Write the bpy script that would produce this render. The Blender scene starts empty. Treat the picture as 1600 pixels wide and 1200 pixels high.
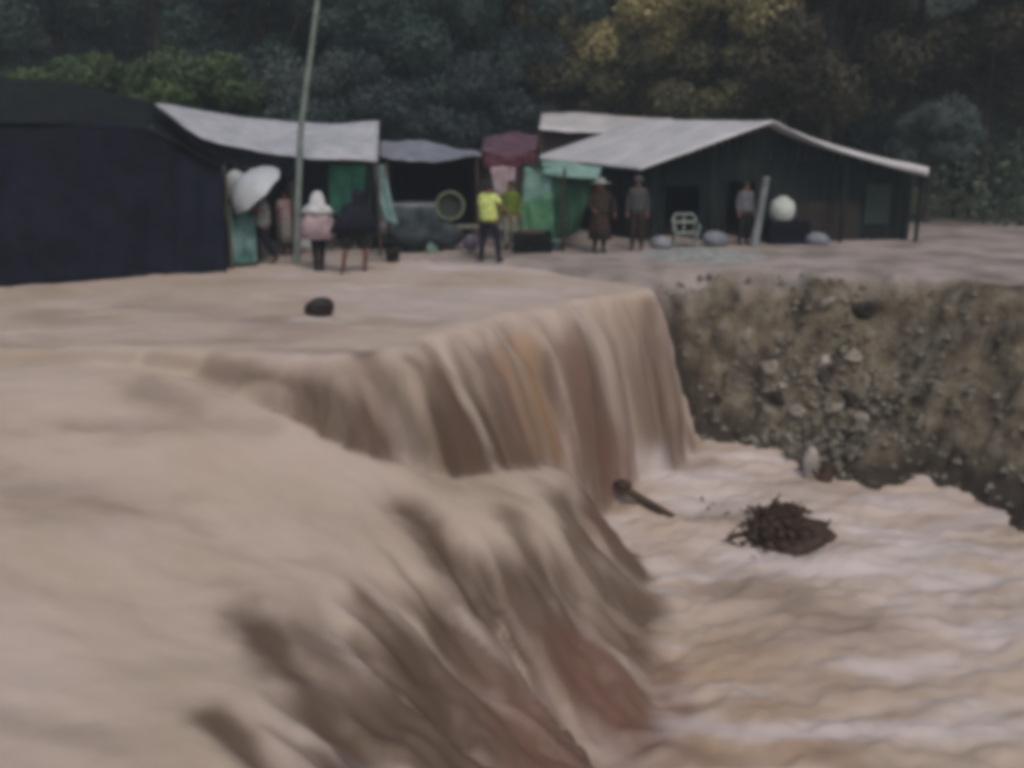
import bpy, math, random
import numpy as np
from mathutils import Vector, Matrix
R = math.radians
scene = bpy.context.scene
C = scene.collection

# ------------------------------------------------------------------ camera, sky, sun, exposure
PITCH = math.atan(410/1500)
cam_d = bpy.data.cameras.new('camera'); cam = bpy.data.objects.new('camera', cam_d); C.objects.link(cam)
cam_d.sensor_width = 36; cam_d.lens = 33.75; cam_d.clip_end = 1000
cam.location = (0, 0, 3); cam.rotation_euler = (math.pi/2 - PITCH, 0, 0)
scene.camera = cam

world = bpy.data.worlds.new('World'); scene.world = world; world.use_nodes = True
wn = world.node_tree
sky = wn.nodes.new('ShaderNodeTexSky'); sky.sky_type = 'NISHITA'; sky.sun_disc = False
SUN_EL, SUN_AZ = 55, 160
sky.sun_elevation = R(SUN_EL); sky.sun_rotation = R(SUN_AZ); sky.air_density = 1.2; sky.dust_density = 4
bg = wn.nodes['Background']; bg.inputs[1].default_value = 0.085
wn.links.new(sky.outputs[0], bg.inputs[0])
sun_d = bpy.data.lights.new('sun', 'SUN'); sun = bpy.data.objects.new('sun', sun_d); C.objects.link(sun)
sun_d.energy = 0.9; sun_d.angle = R(12); sun_d.color = (1, .93, .84)
az, el = R(SUN_AZ), R(SUN_EL)
sdir = Vector((math.sin(az)*math.cos(el), math.cos(az)*math.cos(el), math.sin(el)))
sun.rotation_euler = sdir.to_track_quat('Z', 'Y').to_euler()
scene.view_settings.view_transform = 'Standard'; scene.view_settings.look = 'None'
scene.view_settings.gamma = 1; scene.view_settings.exposure = 0.62
scene.cycles.use_denoising = True
scene.cycles.max_bounces = 6
scene.cycles.filter_width = 6.0

# ------------------------------------------------------------------ helpers
cp, sp = math.cos(PITCH), math.sin(PITCH)
def P(px, py, depth=None, z=0.0):
    """real place of something seen at a photo point: on the level z, or at a distance along +Y"""
    xc, yc = (px-800)/1500, (600-py)/1500
    v = Vector((xc, cp+yc*sp, -sp+yc*cp))
    t = depth/v.y if depth is not None else (z-3)/v.z
    return Vector((0, 0, 3)) + v*t

def mat(name, col, rough=.8, col2=None, scale=4, bump=0, bscale=20, spec=.3, metal=0, detail=5, stretch=None, contrast=(.35, .65)):
    m = bpy.data.materials.new(name); m.use_nodes = True; nt = m.node_tree
    b = nt.nodes['Principled BSDF']; b.inputs['Roughness'].default_value = rough
    b.inputs['Specular IOR Level'].default_value = spec; b.inputs['Metallic'].default_value = metal
    tc = nt.nodes.new('ShaderNodeTexCoord'); mp = nt.nodes.new('ShaderNodeMapping')
    nt.links.new(tc.outputs['Object'], mp.inputs[0])
    if stretch: mp.inputs['Scale'].default_value = stretch
    c2 = col2 or tuple(c*.7 for c in col)
    n = nt.nodes.new('ShaderNodeTexNoise'); n.inputs['Scale'].default_value = scale; n.inputs['Detail'].default_value = detail
    nt.links.new(mp.outputs[0], n.inputs[0])
    r = nt.nodes.new('ShaderNodeValToRGB')
    r.color_ramp.elements[0].position = contrast[0]; r.color_ramp.elements[1].position = contrast[1]
    r.color_ramp.elements[0].color = (*c2, 1); r.color_ramp.elements[1].color = (*col, 1)
    nt.links.new(n.outputs[0], r.inputs[0]); nt.links.new(r.outputs[0], b.inputs['Base Color'])
    if bump:
        n2 = nt.nodes.new('ShaderNodeTexNoise'); n2.inputs['Scale'].default_value = bscale; n2.inputs['Detail'].default_value = 6
        nt.links.new(mp.outputs[0], n2.inputs[0])
        bp = nt.nodes.new('ShaderNodeBump'); bp.inputs['Strength'].default_value = bump; bp.inputs['Distance'].default_value = .05
        nt.links.new(n2.outputs[0], bp.inputs['Height']); nt.links.new(bp.outputs[0], b.inputs['Normal'])
    return m

class MB:
    def __init__(s): s.v = []; s.f = []; s.sm = []
    def add(s, vs, fs, smooth=False):
        o = len(s.v); s.v += [tuple(v) for v in vs]; s.f += [tuple(i+o for i in f) for f in fs]; s.sm += [smooth]*len(fs)
    def box(s, c, size, rot=None):
        c = Vector(c); M = rot or Matrix.Identity(3)
        sx, sy, sz = [k/2 for k in size]; e = min(sx, sy, sz)*.12
        pts = []
        # chamfered along the vertical edges so that no edge is razor sharp
        ring = [(-sx+e, -sy), (sx-e, -sy), (sx, -sy+e), (sx, sy-e), (sx-e, sy), (-sx+e, sy), (-sx, sy-e), (-sx, -sy+e)]
        for z in (-sz, sz): pts += [c + M@Vector((x, y, z)) for x, y in ring]
        fs = [tuple(range(7, -1, -1)), tuple(range(8, 16))] + [(i, (i+1) % 8, (i+1) % 8+8, i+8) for i in range(8)]
        s.add(pts, fs); return s
    def tube(s, path, rad, n=8, caps=True):
        path = [Vector(p) for p in path]
        if not hasattr(rad, '__len__'): rad = [rad]*len(path)
        vs = []; up0 = Vector((0, 0, 1))
        for i, p in enumerate(path):
            d = (path[min(i+1, len(path)-1)] - path[max(i-1, 0)]).normalized()
            u = up0.cross(d)
            if u.length < .05: u = Vector((1, 0, 0)).cross(d)
            u.normalize(); w = d.cross(u)
            vs += [p + (u*math.cos(a)+w*math.sin(a))*rad[i] for a in [2*math.pi*k/n for k in range(n)]]
        fs = [(i*n+k, i*n+(k+1) % n, (i+1)*n+(k+1) % n, (i+1)*n+k) for i in range(len(path)-1) for k in range(n)]
        s.add(vs, fs, True)
        if caps: s.add(vs[:n], [tuple(range(n-1, -1, -1))]); s.add(vs[-n:], [tuple(range(n))])
        return s
    def lathe(s, prof, n=20, M=None, jit=0, rnd=None):
        M = M or Matrix.Identity(4); vs = []
        for r, z in prof:
            for k in range(n):
                a = 2*math.pi*k/n; rr = r*(1+(rnd.uniform(-jit, jit) if jit else 0))
                vs.append(M@Vector((rr*math.cos(a), rr*math.sin(a), z)))
        fs = [(i*n+k, i*n+(k+1) % n, (i+1)*n+(k+1) % n, (i+1)*n+k) for i in range(len(prof)-1) for k in range(n)]
        s.add(vs, fs, True); return s
    def sheet(s, A, B, nu=24, nv=12, sag=.0, wr=.03, th=.015, seed=0, folds=0):
        """a thick sheet ruled between two edge curves, with wrinkles"""
        def samp(L, t):
            L = [Vector(p) for p in L]; k = t*(len(L)-1); i = min(int(k), len(L)-2); return L[i].lerp(L[i+1], k-i)
        g = []; nrm = (samp(A, .9)-samp(A, .1)).cross(samp(B, .5)-samp(A, .5)).normalized()
        rs = random.Random(seed); ph = [rs.uniform(0, 6.3) for _ in range(8)]
        for j in range(nv+1):
            v = j/nv
            for i in range(nu+1):
                u = i/nu; p = samp(A, u).lerp(samp(B, u), v)
                w = wr*(math.sin(7*u+3*v+ph[0])+.6*math.sin(13*u-5*v+ph[1])+.5*math.sin(4*u+11*v+ph[2])+.3*math.sin(29*u+7*v+ph[3]))*.6
                if folds: w += folds*math.sin(u*38+ph[4]+1.5*math.sin(u*9+ph[5]))*(.3+.7*v)
                p = p + nrm*w - Vector((0, 0, sag*(4*u*(1-u))*(.4+.6*math.sin(math.pi*v)))); g.append(p)
        N = len(g); W = nu+1; vs = g+[p-nrm*th for p in g]; fs = []
        for j in range(nv):
            for i in range(nu):
                a = j*W+i; fs.append((a, a+1, a+W+1, a+W)); fs.append((N+a, N+a+W, N+a+W+1, N+a+1))
        for i in range(nu):
            fs.append((i, N+i, N+i+1, i+1)); a = nv*W+i; fs.append((a, a+1, N+a+1, N+a))
        for j in range(nv):
            a = j*W; fs.append((a, a+W, N+a+W, N+a)); a = j*W+nu; fs.append((a, N+a, N+a+W, a+W))
        s.add(vs, fs, True); return s
    def blob(s, c, r, seed=0, amp=.25, n=14, m=20):
        rs = random.Random(seed); c = Vector(c)
        dirs = [(Vector((rs.gauss(0, 1), rs.gauss(0, 1), rs.gauss(0, 1))).normalized(), rs.uniform(-1, 1)*amp, rs.uniform(1.5, 5)) for _ in range(9)]
        vs = []
        for i in range(n+1):
            th = math.pi*i/n
            for k in range(m):
                a = 2*math.pi*k/m; d = Vector((math.sin(th)*math.cos(a), math.sin(th)*math.sin(a), math.cos(th)))
                q = 1+sum(w*math.exp(-kk*(1-d.dot(dd))*2) for dd, w, kk in dirs)
                vs.append(c+Vector((d.x*r[0], d.y*r[1], d.z*r[2]))*q)
        fs = [(i*m+k, (i+1)*m+k, (i+1)*m+(k+1) % m, i*m+(k+1) % m) for i in range(n) for k in range(m)]
        s.add(vs, fs, True); return s
    def stone(s, c, r, seed=0, n=12, m=18):
        rs = random.Random(seed*7+1); c = Vector(c); pl = []
        for _ in range(13): pl.append((Vector((rs.gauss(0, 1), rs.gauss(0, 1), rs.gauss(0, 1))).normalized(), rs.uniform(.62, 1.0)))
        vs = []
        for i in range(n+1):
            th = math.pi*i/n
            for k in range(m):
                a = 2*math.pi*(k+.5*(i % 2))/m; d = Vector((math.sin(th)*math.cos(a), math.sin(th)*math.sin(a), math.cos(th)))
                q = 1.15
                for nn, h in pl:
                    e = d.dot(nn)
                    if e > .05: q = min(q, h/e)
                q *= 1+rs.uniform(-.02, .02)
                vs.append(c+Vector((d.x*r[0], d.y*r[1], d.z*r[2]))*q)
        s.add(vs, [(i*m+k, (i+1)*m+k, (i+1)*m+(k+1) % m, i*m+(k+1) % m) for i in range(n) for k in range(m)], False); return s
    def build(s, name, m, parent=None):
        me = bpy.data.meshes.new(name); me.from_pydata(s.v, [], s.f); me.update()
        me.polygons.foreach_set('use_smooth', s.sm)
        o = bpy.data.objects.new(name, me); C.objects.link(o)
        for k in (m if isinstance(m, (list, tuple)) else [m]): me.materials.append(k)
        if parent: o.parent = parent; o.matrix_parent_inverse = parent.matrix_basis.inverted()
        return o

def tag(o, label, cat, group=None, kind=None):
    if kind: o['kind'] = kind
    if label: o['label'] = label
    if cat: o['category'] = cat
    if group: o['group'] = group
    return o
def thing(name, label, cat, loc=(0, 0, 0), group=None, rz=0):
    o = bpy.data.objects.new(name, None); C.objects.link(o); o.location = loc; o.rotation_euler = (0, 0, rz); o.empty_display_size = .2
    return tag(o, label, cat, group)
def copy_thing(o, loc, rz, sc=1):
    r = o.copy(); C.objects.link(r); r.location = loc; r.rotation_euler = (0, 0, rz); r.scale = (sc, sc, sc)
    for ch in o.children:
        c = ch.copy(); C.objects.link(c); c.parent = r
    return r

# ------------------------------------------------------------------ value noise in numpy
rng = np.random.RandomState(7)
LAT = rng.rand(256, 256)
def vn(x, y, off=0):
    x = np.asarray(x, float)+off*17.3; y = np.asarray(y, float)+off*9.1
    xi = np.floor(x).astype(int); yi = np.floor(y).astype(int); fx = x-xi; fy = y-yi
    fx = fx*fx*(3-2*fx); fy = fy*fy*(3-2*fy)
    a = LAT[xi % 256, yi % 256]; b = LAT[(xi+1) % 256, yi % 256]; c = LAT[xi % 256, (yi+1) % 256]; d = LAT[(xi+1) % 256, (yi+1) % 256]
    return (a*(1-fx)+b*fx)*(1-fy)+(c*(1-fx)+d*fx)*fy
def fbm(x, y, o=4, off=0):
    s = 0; a = .5; t = 0
    for k in range(o): s = s+a*vn(x*2**k, y*2**k, off+k); t += a; a *= .5
    return s/t
def sst(a, b, x):
    t = np.clip((x-a)/(b-a), 0, 1); return t*t*(3-2*t)

def smooth_line(pts, it=3):
    p = np.array(pts, float)
    for _ in range(it):
        q = [p[0]]
        for a, b in zip(p[:-1], p[1:]): q += [a*.75+b*.25, a*.25+b*.75]
        q.append(p[-1]); p = np.array(q)
    return p
def sdist(X, Y, line):
    """signed distance (positive on the right of travel), arc length of the nearest point"""
    best = np.full(X.shape, 1e9); sg = np.zeros(X.shape); S = np.zeros(X.shape); s0 = 0
    for a, b in zip(line[:-1], line[1:]):
        d = b-a; L = math.hypot(*d)
        if L < 1e-9: continue
        t = np.clip(((X-a[0])*d[0]+(Y-a[1])*d[1])/L**2, 0, 1)
        dx = X-a[0]-t*d[0]; dy = Y-a[1]-t*d[1]; D = dx*dx+dy*dy
        m = D < best
        best = np.where(m, D, best); S = np.where(m, s0+t*L, S); sg = np.where(m, -(d[0]*dy-d[1]*dx), sg); s0 += L
    return np.sqrt(best)*np.where(sg >= 0, 1, -1), S
def arc_at(line, p):
    d, s = sdist(np.array([p[0]]), np.array([p[1]]), line); return float(s[0])

BRINK = smooth_line([(-60, 16), (-16, 13.4), (-10, 13.1), (-6.5, 12.95), (-5, 12.9), (-3.9, 12.75), (-3.04, 12.45), (-2.3, 12.6), (-1.8, 13.1), (-1.1, 14.1),
                     (-.2, 15.3), (.7, 16.3), (1.6, 17.1), (2.55, 17.75), (3.2, 18.5), (4, 19.1), (5.5, 19.1), (7.4, 18.7), (9.4, 17.6), (10.9, 15.2), (11.5, 12), (11.6, 7), (12, 0), (12.5, -8)])
LIP = smooth_line([(2.0, 19), (1.3, 17.3), (1.1, 16), (.8, 14.6), (.75, 13.3), (.55, 12.4), (-.2, 11.6), (-1.2, 11.0), (-1.9, 9.8), (-2.4, 8.1), (-2.55, 6.5), (-2.4, 4), (-2, 1), (-2, -8)])
S_END = arc_at(BRINK, (2.6, 17.8)); S_A = arc_at(BRINK, (-3.2, 12.5)); S_B = arc_at(BRINK, (-1.8, 13.1)); S_C = arc_at(BRINK, (.7, 16.3))
L_N = arc_at(LIP, (.75, 13.3)); L_M = arc_at(LIP, (-.8, 11.2)); L_S = arc_at(LIP, (-2.4, 8.1))

def rbf(pts):
    p = np.array(pts, float); n = len(p)
    K = np.sqrt((p[:, None, 0]-p[None, :, 0])**2+(p[:, None, 1]-p[None, :, 1])**2+.3)
    A = np.zeros((n+1, n+1)); A[:n, :n] = K; A[:n, n] = 1; A[n, :n] = 1
    w = np.linalg.solve(A, np.r_[p[:, 2], 0])
    def f(X, Y):
        r = np.full(X.shape, w[n])
        for i in range(n): r = r+w[i]*np.sqrt((X-p[i, 0])**2+(Y-p[i, 1])**2+.3)
        return r
    return f
MID = rbf([(-40, 12, -.1), (-20, 5, -.6), (-10, 13, -.12), (-6, 12.5, -.16), (-4.5, 12.3, -.3), (-3, 12, -.62), (-1.6, 11.9, -1.2), (.2, 13.6, -1.95), (.8, 12.6, -2.2), (-1.27, 11.1, -1.62),
           (-2.4, 8.1, -1.6), (-2.4, 6.5, -1.65), (-4, 8, -1.25), (-6, 10, -.7), (-4, 5, -1.45), (-8, 5, -1.0), (-12, 8, -.5), (0, 3, -2), (-4, -5, -2), (0, 16, -2.7)])
LOW = rbf([(1.5, 15.8, -3.25), (3, 17.2, -3.0), (5, 16.3, -3.15), (6.5, 16, -3.2), (1.8, 12.6, -3.6), (2.2, 10.3, -3.85), (3, 7, -4.1), (10, 14, -3.3), (6, 10, -3.75), (2, 4, -4.3), (14, 10, -3.6), (12, 4, -4.2),
           (30, 10, -3.6), (0, -8, -4.6), (10, -8, -4.5)])

def field(X, Y, ground=False):
    d1, s1 = sdist(X, Y, BRINK); d2, s2 = sdist(X, Y, LIP); d2 = -d2
    U = -.02*np.clip(-(X+6)/6, 0, 1)
    M = MID(X, Y); L = LOW(X, Y)
    # cascade below the lip
    w2 = np.interp(s2, [L_N-4, L_N-1.5, L_N, L_M, L_S, L_S+4], [.5, .7, 1.3, 3.2, 4.2, 4.4])
    j2 = (fbm(s2*1.6, d2*.35, 4, 3)-.5)
    dd2 = d2 + j2*.75*sst(0, .8, d2) + .25*(vn(s2*5, d2*.9, 5)-.5)*sst(0, .5, d2)
    t2 = np.clip(dd2/w2, 0, 1)
    S2 = .15*t2+.85*sst(0, 1, t2)
    W = M+(L-M)*S2
    w1 = np.interp(s1, [S_A-8, S_A-1, S_A, S_B, S_C, S_END, S_END+1], [.4, .35, .6, 1.5, 1.45, 1.2, .9])
    s1w = s1+.5*(fbm(s1*.9, d1*1.3, 3, 8)-.5)*sst(0, .6, d1)
    j1 = (fbm(s1w*1.3, d1*.5, 4, 9)-.5)
    lens = np.where(ground, 0, 1)
    dd1 = d1+(j1*.75+.12*(vn(s1w*5.3, d1*.9, 12)-.5))*sst(0, .35, d1)*sst(S_A-.4, S_A+.6, s1)
    t1 = np.clip(dd1/w1, 0, 1); S1 = t1**2.0
    S1 = np.where(t1 > .93, np.maximum(S1, .865+.135*sst(.9, 1.02, t1)), S1)
    F = U+(W-U)*S1
    if ground: # the bank of earth on the right
        wb = np.interp(s1, [S_END, S_END+1.2, S_END+3, S_END+8, S_END+14], [.7, 1.7, 3.0, 3.3, 3.8])
        ddb = d1+((fbm(X*.8, Y*.8, 2, 20)-.5)*1.1+(fbm(X*2.4, Y*2.4, 4, 22)-.5)*.7*(1-sst(.5, .9, d1/wb)))*sst(-.6, .6, d1)
        tb = np.clip(ddb/wb, 0, 1); Sb = np.where(tb < .12, tb*1.2, .144+.856*(1-(1-(np.clip(tb, .12, 1)-.12)/.88)**1.5))
        FB = .1-.35*sst(.35, .75, fbm(X*.9+5, Y*.9, 3, 23))*sst(-.9, -.1, d1)+(L-.25-.1)*Sb+((fbm(X*2.2, Y*2.2, 4, 30)-.5)*.9+(fbm(X*9, Y*9, 3, 33)-.5)*.22)*sst(0, .5, ddb)*(1-.75*sst(.75, 1.0, ddb/wb))
        FB = FB-.5*sst(.85, 1.15, ddb/wb)*(1+fbm(X, Y, 2, 21)*0)
        return F, FB, d1, s1, d2, s2, t1, t2
    return F, d1, s1, d2, s2, dd1/w1, dd2/w2

def ground_h(X, Y):
    X = np.asarray(X, float); Y = np.asarray(Y, float)
    F, FB, d1, s1, d2, s2, t1, t2 = field(X, Y, True)
    river = F-.30*(1-sst(16.5, 19, Y))-.07+.14*sst(20.3, 21.6, Y+.8*(fbm(X*.8, Y*.8, 3, 40)-.5))
    k = sst(S_END-.1, S_END+.55, s1+.5*(fbm(d1*2.2, s1*.5, 3, 45)-.5)*sst(0, .3, d1))
    G = river*(1-k)+FB*k
    G = G+.05*(fbm(X*.9, Y*.9, 4, 41)-.5)*sst(19, 22, Y)
    G = np.maximum(G, river-.6)
    hill = 16*sst(30, 64, Y+3*(fbm(X*.1, Y*.1, 3, 42)-.5))+ .22*np.clip(Y-64, 0, 300)
    return G+hill*(.9+.4*(fbm(X*.05, Y*.05, 3, 43)-.5)) , k
def gz(x, y): return float(ground_h(np.array([x]), np.array([y]))[0][0])

def grid_mesh(name, xs, ys, Z, m, attrs=None, keep=None, parent=None):
    nx, ny = len(xs), len(ys); X, Y = np.meshgrid(xs, ys)
    co = np.stack([X, Y, Z], -1).reshape(-1, 3).astype(np.float32)
    i = np.arange(ny-1)[:, None]*nx+np.arange(nx-1)[None]; q = np.stack([i, i+1, i+nx+1, i+nx], -1).reshape(-1, 4)
    if keep is not None:
        kf = keep.reshape(-1)[q].any(1); q = q[kf]
        used = np.unique(q); mp = np.full(len(co), -1); mp[used] = np.arange(len(used)); q = mp[q]; co = co[used]
        if attrs: attrs = {k: v.reshape(-1)[used] for k, v in attrs.items()}
    me = bpy.data.meshes.new(name)
    me.vertices.add(len(co)); me.vertices.foreach_set('co', co.ravel())
    me.loops.add(q.size); me.loops.foreach_set('vertex_index', q.ravel().astype(np.int32))
    me.polygons.add(len(q)); me.polygons.foreach_set('loop_start', np.arange(0, q.size, 4, dtype=np.int32))
    me.polygons.foreach_set('use_smooth', np.ones(len(q), bool))
    me.update(calc_edges=True)
    if attrs:
        for k, v in attrs.items():
            a = me.attributes.new(k, 'FLOAT', 'POINT'); a.data.foreach_set('value', np.ascontiguousarray(v.ravel(), dtype=np.float32))
    me.materials.append(m); o = bpy.data.objects.new(name, me); C.objects.link(o); return o

# ------------------------------------------------------------------ materials of the setting
def ramp(nt, els):
    r = nt.nodes.new('ShaderNodeValToRGB'); cr = r.color_ramp
    cr.elements[0].position = els[0][0]; cr.elements[0].color = (*els[0][1], 1)
    cr.elements[1].position = els[-1][0]; cr.elements[1].color = (*els[-1][1], 1)
    for p, c in els[1:-1]: e = cr.elements.new(p); e.color = (*c, 1)
    return r
def mixc(nt, fac, a, b):
    m = nt.nodes.new('ShaderNodeMix'); m.data_type = 'RGBA'
    if isinstance(fac, float): m.inputs[0].default_value = fac
    else: nt.links.new(fac, m.inputs[0])
    for k, s in ((6, a), (7, b)):
        if isinstance(s, tuple): m.inputs[k].default_value = (*s, 1)
        else: nt.links.new(s, m.inputs[k])
    return m.outputs[2]

def water_material():
    m = bpy.data.materials.new('muddy_water'); m.use_nodes = True; nt = m.node_tree; b = nt.nodes['Principled BSDF']
    def at(n): a = nt.nodes.new('ShaderNodeAttribute'); a.attribute_name = n; return a.outputs['Fac']
    tc = nt.nodes.new('ShaderNodeTexCoord')
    n1 = nt.nodes.new('ShaderNodeTexNoise'); n1.inputs['Scale'].default_value = .45; n1.inputs['Detail'].default_value = 4
    nt.links.new(tc.outputs['Object'], n1.inputs[0])
    base = ramp(nt, [(.3, (.37, .29, .22)), (.5, (.41, .325, .265)), (.7, (.44, .355, .305))]); nt.links.new(n1.outputs[0], base.inputs[0])
    # silt: the thin, earth-dark strands of falling water; rust: strands stained by red earth; foam: aerated strands, and pale highlights painted into the colour
    c = mixc(nt, at('silt'), base.outputs[0], (.085, .053, .034))
    c = mixc(nt, at('rust'), c, (.15, .078, .056))
    c = mixc(nt, at('ochre'), c, (.27, .165, .085))
    c = mixc(nt, at('foam_highlight'), c, (.50, .44, .43))
    nt.links.new(c, b.inputs['Base Color'])
    b.inputs['Roughness'].default_value = .5; b.inputs['Specular IOR Level'].default_value = .22
    n2 = nt.nodes.new('ShaderNodeTexNoise'); n2.inputs['Scale'].default_value = 5; n2.inputs['Detail'].default_value = 5
    nt.links.new(tc.outputs['Object'], n2.inputs[0])
    bp = nt.nodes.new('ShaderNodeBump'); bp.inputs['Strength'].default_value = .2; bp.inputs['Distance'].default_value = .06
    nt.links.new(n2.outputs[0], bp.inputs['Height']); nt.links.new(bp.outputs[0], b.inputs['Normal'])
    return m

def ground_material():
    m = bpy.data.materials.new('earth'); m.use_nodes = True; nt = m.node_tree; b = nt.nodes['Principled BSDF']
    def at(n): a = nt.nodes.new('ShaderNodeAttribute'); a.attribute_name = n; return a.outputs['Fac']
    tc = nt.nodes.new('ShaderNodeTexCoord')
    def noise(s, d=6):
        n = nt.nodes.new('ShaderNodeTexNoise'); n.inputs['Scale'].default_value = s; n.inputs['Detail'].default_value = d
        nt.links.new(tc.outputs['Object'], n.inputs[0]); return n.outputs[0]
    mud = ramp(nt, [(.35, (.17, .145, .125)), (.5, (.27, .225, .20)), (.65, (.34, .285, .265))]); nt.links.new(noise(.9), mud.inputs[0])
    earth = ramp(nt, [(.3, (.035, .026, .018)), (.44, (.105, .080, .052)), (.58, (.15, .125, .088)), (.75, (.24, .21, .165))]); nt.links.new(noise(2.6, 9), earth.inputs[0])
    hill = ramp(nt, [(.35, (.012, .018, .012)), (.65, (.035, .04, .02))]); nt.links.new(noise(.5), hill.inputs[0])
    damp = mixc(nt, at('damp'), earth.outputs[0], (.022, .014, .009))
    c = mixc(nt, at('bank'), mud.outputs[0], damp); c = mixc(nt, at('hill'), c, hill.outputs[0])
    c = mixc(nt, at('olive'), c, (.16, .12, .05))
    nt.links.new(c, b.inputs['Base Color']); b.inputs['Roughness'].default_value = .75
    b.inputs['Specular IOR Level'].default_value = .3
    bp = nt.nodes.new('ShaderNodeBump'); bp.inputs['Strength'].default_value = .7; bp.inputs['Distance'].default_value = .08
    nt.links.new(noise(9, 8), bp.inputs['Height']); nt.links.new(bp.outputs[0], b.inputs['Normal'])
    return m
M_WATER, M_EARTH = water_material(), ground_material()

# ------------------------------------------------------------------ flood water
STEP = .05
xs = np.arange(-17, 14, STEP); ys = np.arange(-1.0, 22.6, STEP)
xs = np.r_[np.linspace(-60, -17.5, 40), xs]
X, Y = np.meshgrid(xs, ys)
F, d1, s1, d2, s2, t1, t2 = field(X, Y)
G, kb = ground_h(X, Y)
fall1 = sst(.02, .25, t1)*(1-sst(.97, 1.10, t1))*sst(S_A-.6, S_A+.6, s1)*(1-kb)
fall2 = sst(.02, .25, t2)*(1-sst(.85, 1.12, t2))*sst(.4, 1.1, d1)*(1-fall1)
chop = (fbm(X*1.1+.4*Y, Y*1.7, 4, 50)-.5)*.16+(fbm(X*3.2, Y*4.5, 3, 55)-.5)*.07
calm = 1-.55*sst(8, 3, Y)
low = sst(-2.4, -3.0, F)
churn = ((fbm(X*.9, Y*1.8, 3, 58)-.5)*.20+(fbm(X*2.6+Y, Y*5-X, 3, 158)-.5)*.13)*low + (fbm(X*3, Y*3, 3, 59)-.5)*.14*fall2 + (fbm(s1*3, d1*1.2, 3, 60)-.5)*.1*fall1
# ridges the current raises on its way towards the second lip
wv = .05*np.sin(d2*2.6+3*fbm(X*.7, Y*.7, 3, 62))*sst(-4, -.3, d2)*(1-sst(0, .6, d2))*sst(.2, 1, d1)
Wz = F+chop*(.45+.3*low)*calm+churn+wv*.6
Wz = np.where(kb > 0, Wz*(1-kb)+np.minimum(Wz, np.maximum(G-.12, LOW(X, Y)+churn+chop*.4))*kb, Wz)
# ---- strands of water: each runs between places on the water's own surface
def hit(px, py):
    v = P(px, py, depth=1)-Vector((0, 0, 3)); tt = np.linspace(4, 26, 1600)
    f = field(v.x*tt, v.y*tt)[0]; i = int(np.argmax((3+v.z*tt) < f)); t = tt[i]; return np.array([v.x*t, v.y*t, 3+v.z*t]), t
def strands(lst, off):
    A = np.zeros(X.shape)
    for n_, (pts, w, a) in enumerate(lst):
        H = [hit(*p) for p in pts]; wr = 1.45*w*np.mean([h[1] for h in H])/1500
        for (p, _), (q, _) in zip(H[:-1], H[1:]):
            x0, x1 = min(p[0], q[0])-3*wr-.1, max(p[0], q[0])+3*wr+.1; y0, y1 = min(p[1], q[1])-3*wr-.1, max(p[1], q[1])+3*wr+.1
            i0, i1 = np.searchsorted(xs, [x0, x1]); j0, j1 = np.searchsorted(ys, [y0, y1])
            xx, yy, zz = X[j0:j1, i0:i1], Y[j0:j1, i0:i1], F[j0:j1, i0:i1]
            if xx.size == 0: continue
            d = q-p; L = (d*d).sum()+1e-9
            t = np.clip(((xx-p[0])*d[0]+(yy-p[1])*d[1]+(zz-p[2])*d[2])/L, 0, 1)
            D = np.sqrt((xx-p[0]-t*d[0])**2+(yy-p[1]-t*d[1])**2+(zz-p[2]-t*d[2])**2)
            D = .85*D+wr*.9*(fbm(xx*3, yy*3+zz, 3, off+n_)-.5)
            g = a*np.exp(-np.abs(np.clip(D, 0, None)/wr)**2.6)
            A[j0:j1, i0:i1] = np.maximum(A[j0:j1, i0:i1], g)
    return A
DARK = strands([([(500, 625), (610, 688)], 17, .95), ([(572, 548), (605, 600), (655, 690)], 13, .7), ([(605, 600), (640, 680)], 17, .5), ([(690, 585), (738, 695)], 18, .8), ([(760, 560), (792, 695)], 14, .5),
    ([(640, 560), (690, 600)], 9, .5), ([(905, 520), (945, 720)], 12, .6), ([(1015, 475), (1035, 650)], 9, .65), ([(650, 698), (740, 708), (835, 716)], 8, .65), ([(850, 560), (875, 700)], 10, .4),
    ([(640, 795), (690, 855), (748, 940)], 27, 1.0), ([(572, 930), (610, 975), (665, 1045)], 16, .85), ([(690, 945), (715, 1000), (755, 1060)], 24, 1.0), ([(400, 975), (500, 1100), (570, 1200)], 38, 1.0),
    ([(470, 985), (540, 1050), (600, 1110)], 34, .8), ([(340, 1125), (430, 1210)], 24, .95), ([(800, 805), (850, 905)], 20, .7), ([(885, 785), (930, 860), (1005, 950)], 26, .85), ([(880, 900), (905, 1000)], 24, .7),
    ([(650, 1040), (700, 1120), (740, 1200)], 32, .75), ([(760, 900), (820, 1010)], 14, .5), ([(560, 1010), (640, 1120)], 14, .5),
    ([(1240, 950), (1310, 972)], 40, .45), ([(1060, 700), (1095, 722)], 30, .5), ([(1080, 790), (1170, 805)], 20, .5), ([(1140, 890), (1366, 1000)], 45, .3), ([(905, 1040), (960, 1100), (1000, 1120)], 26, .6), ([(1180, 1000), (1366, 1040)], 60, .2), ([(1180, 745), (1366, 780)], 16, .3),
    ([(234, 560), (330, 571), (345, 574)], 9, .4), ([(330, 573), (385, 578)], 16, .7), ([(385, 577), (470, 600), (520, 640)], 8, .8), ([(235, 605), (290, 635)], 26, .4), ([(0, 560), (200, 556)], 10, .3),
    ([(120, 665), (420, 668)], 16, .25), ([(234, 470), (345, 495)], 30, .22), ([(400, 500), (480, 520)], 30, .22), ([(60, 760), (180, 800)], 40, .2)], 200)
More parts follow.
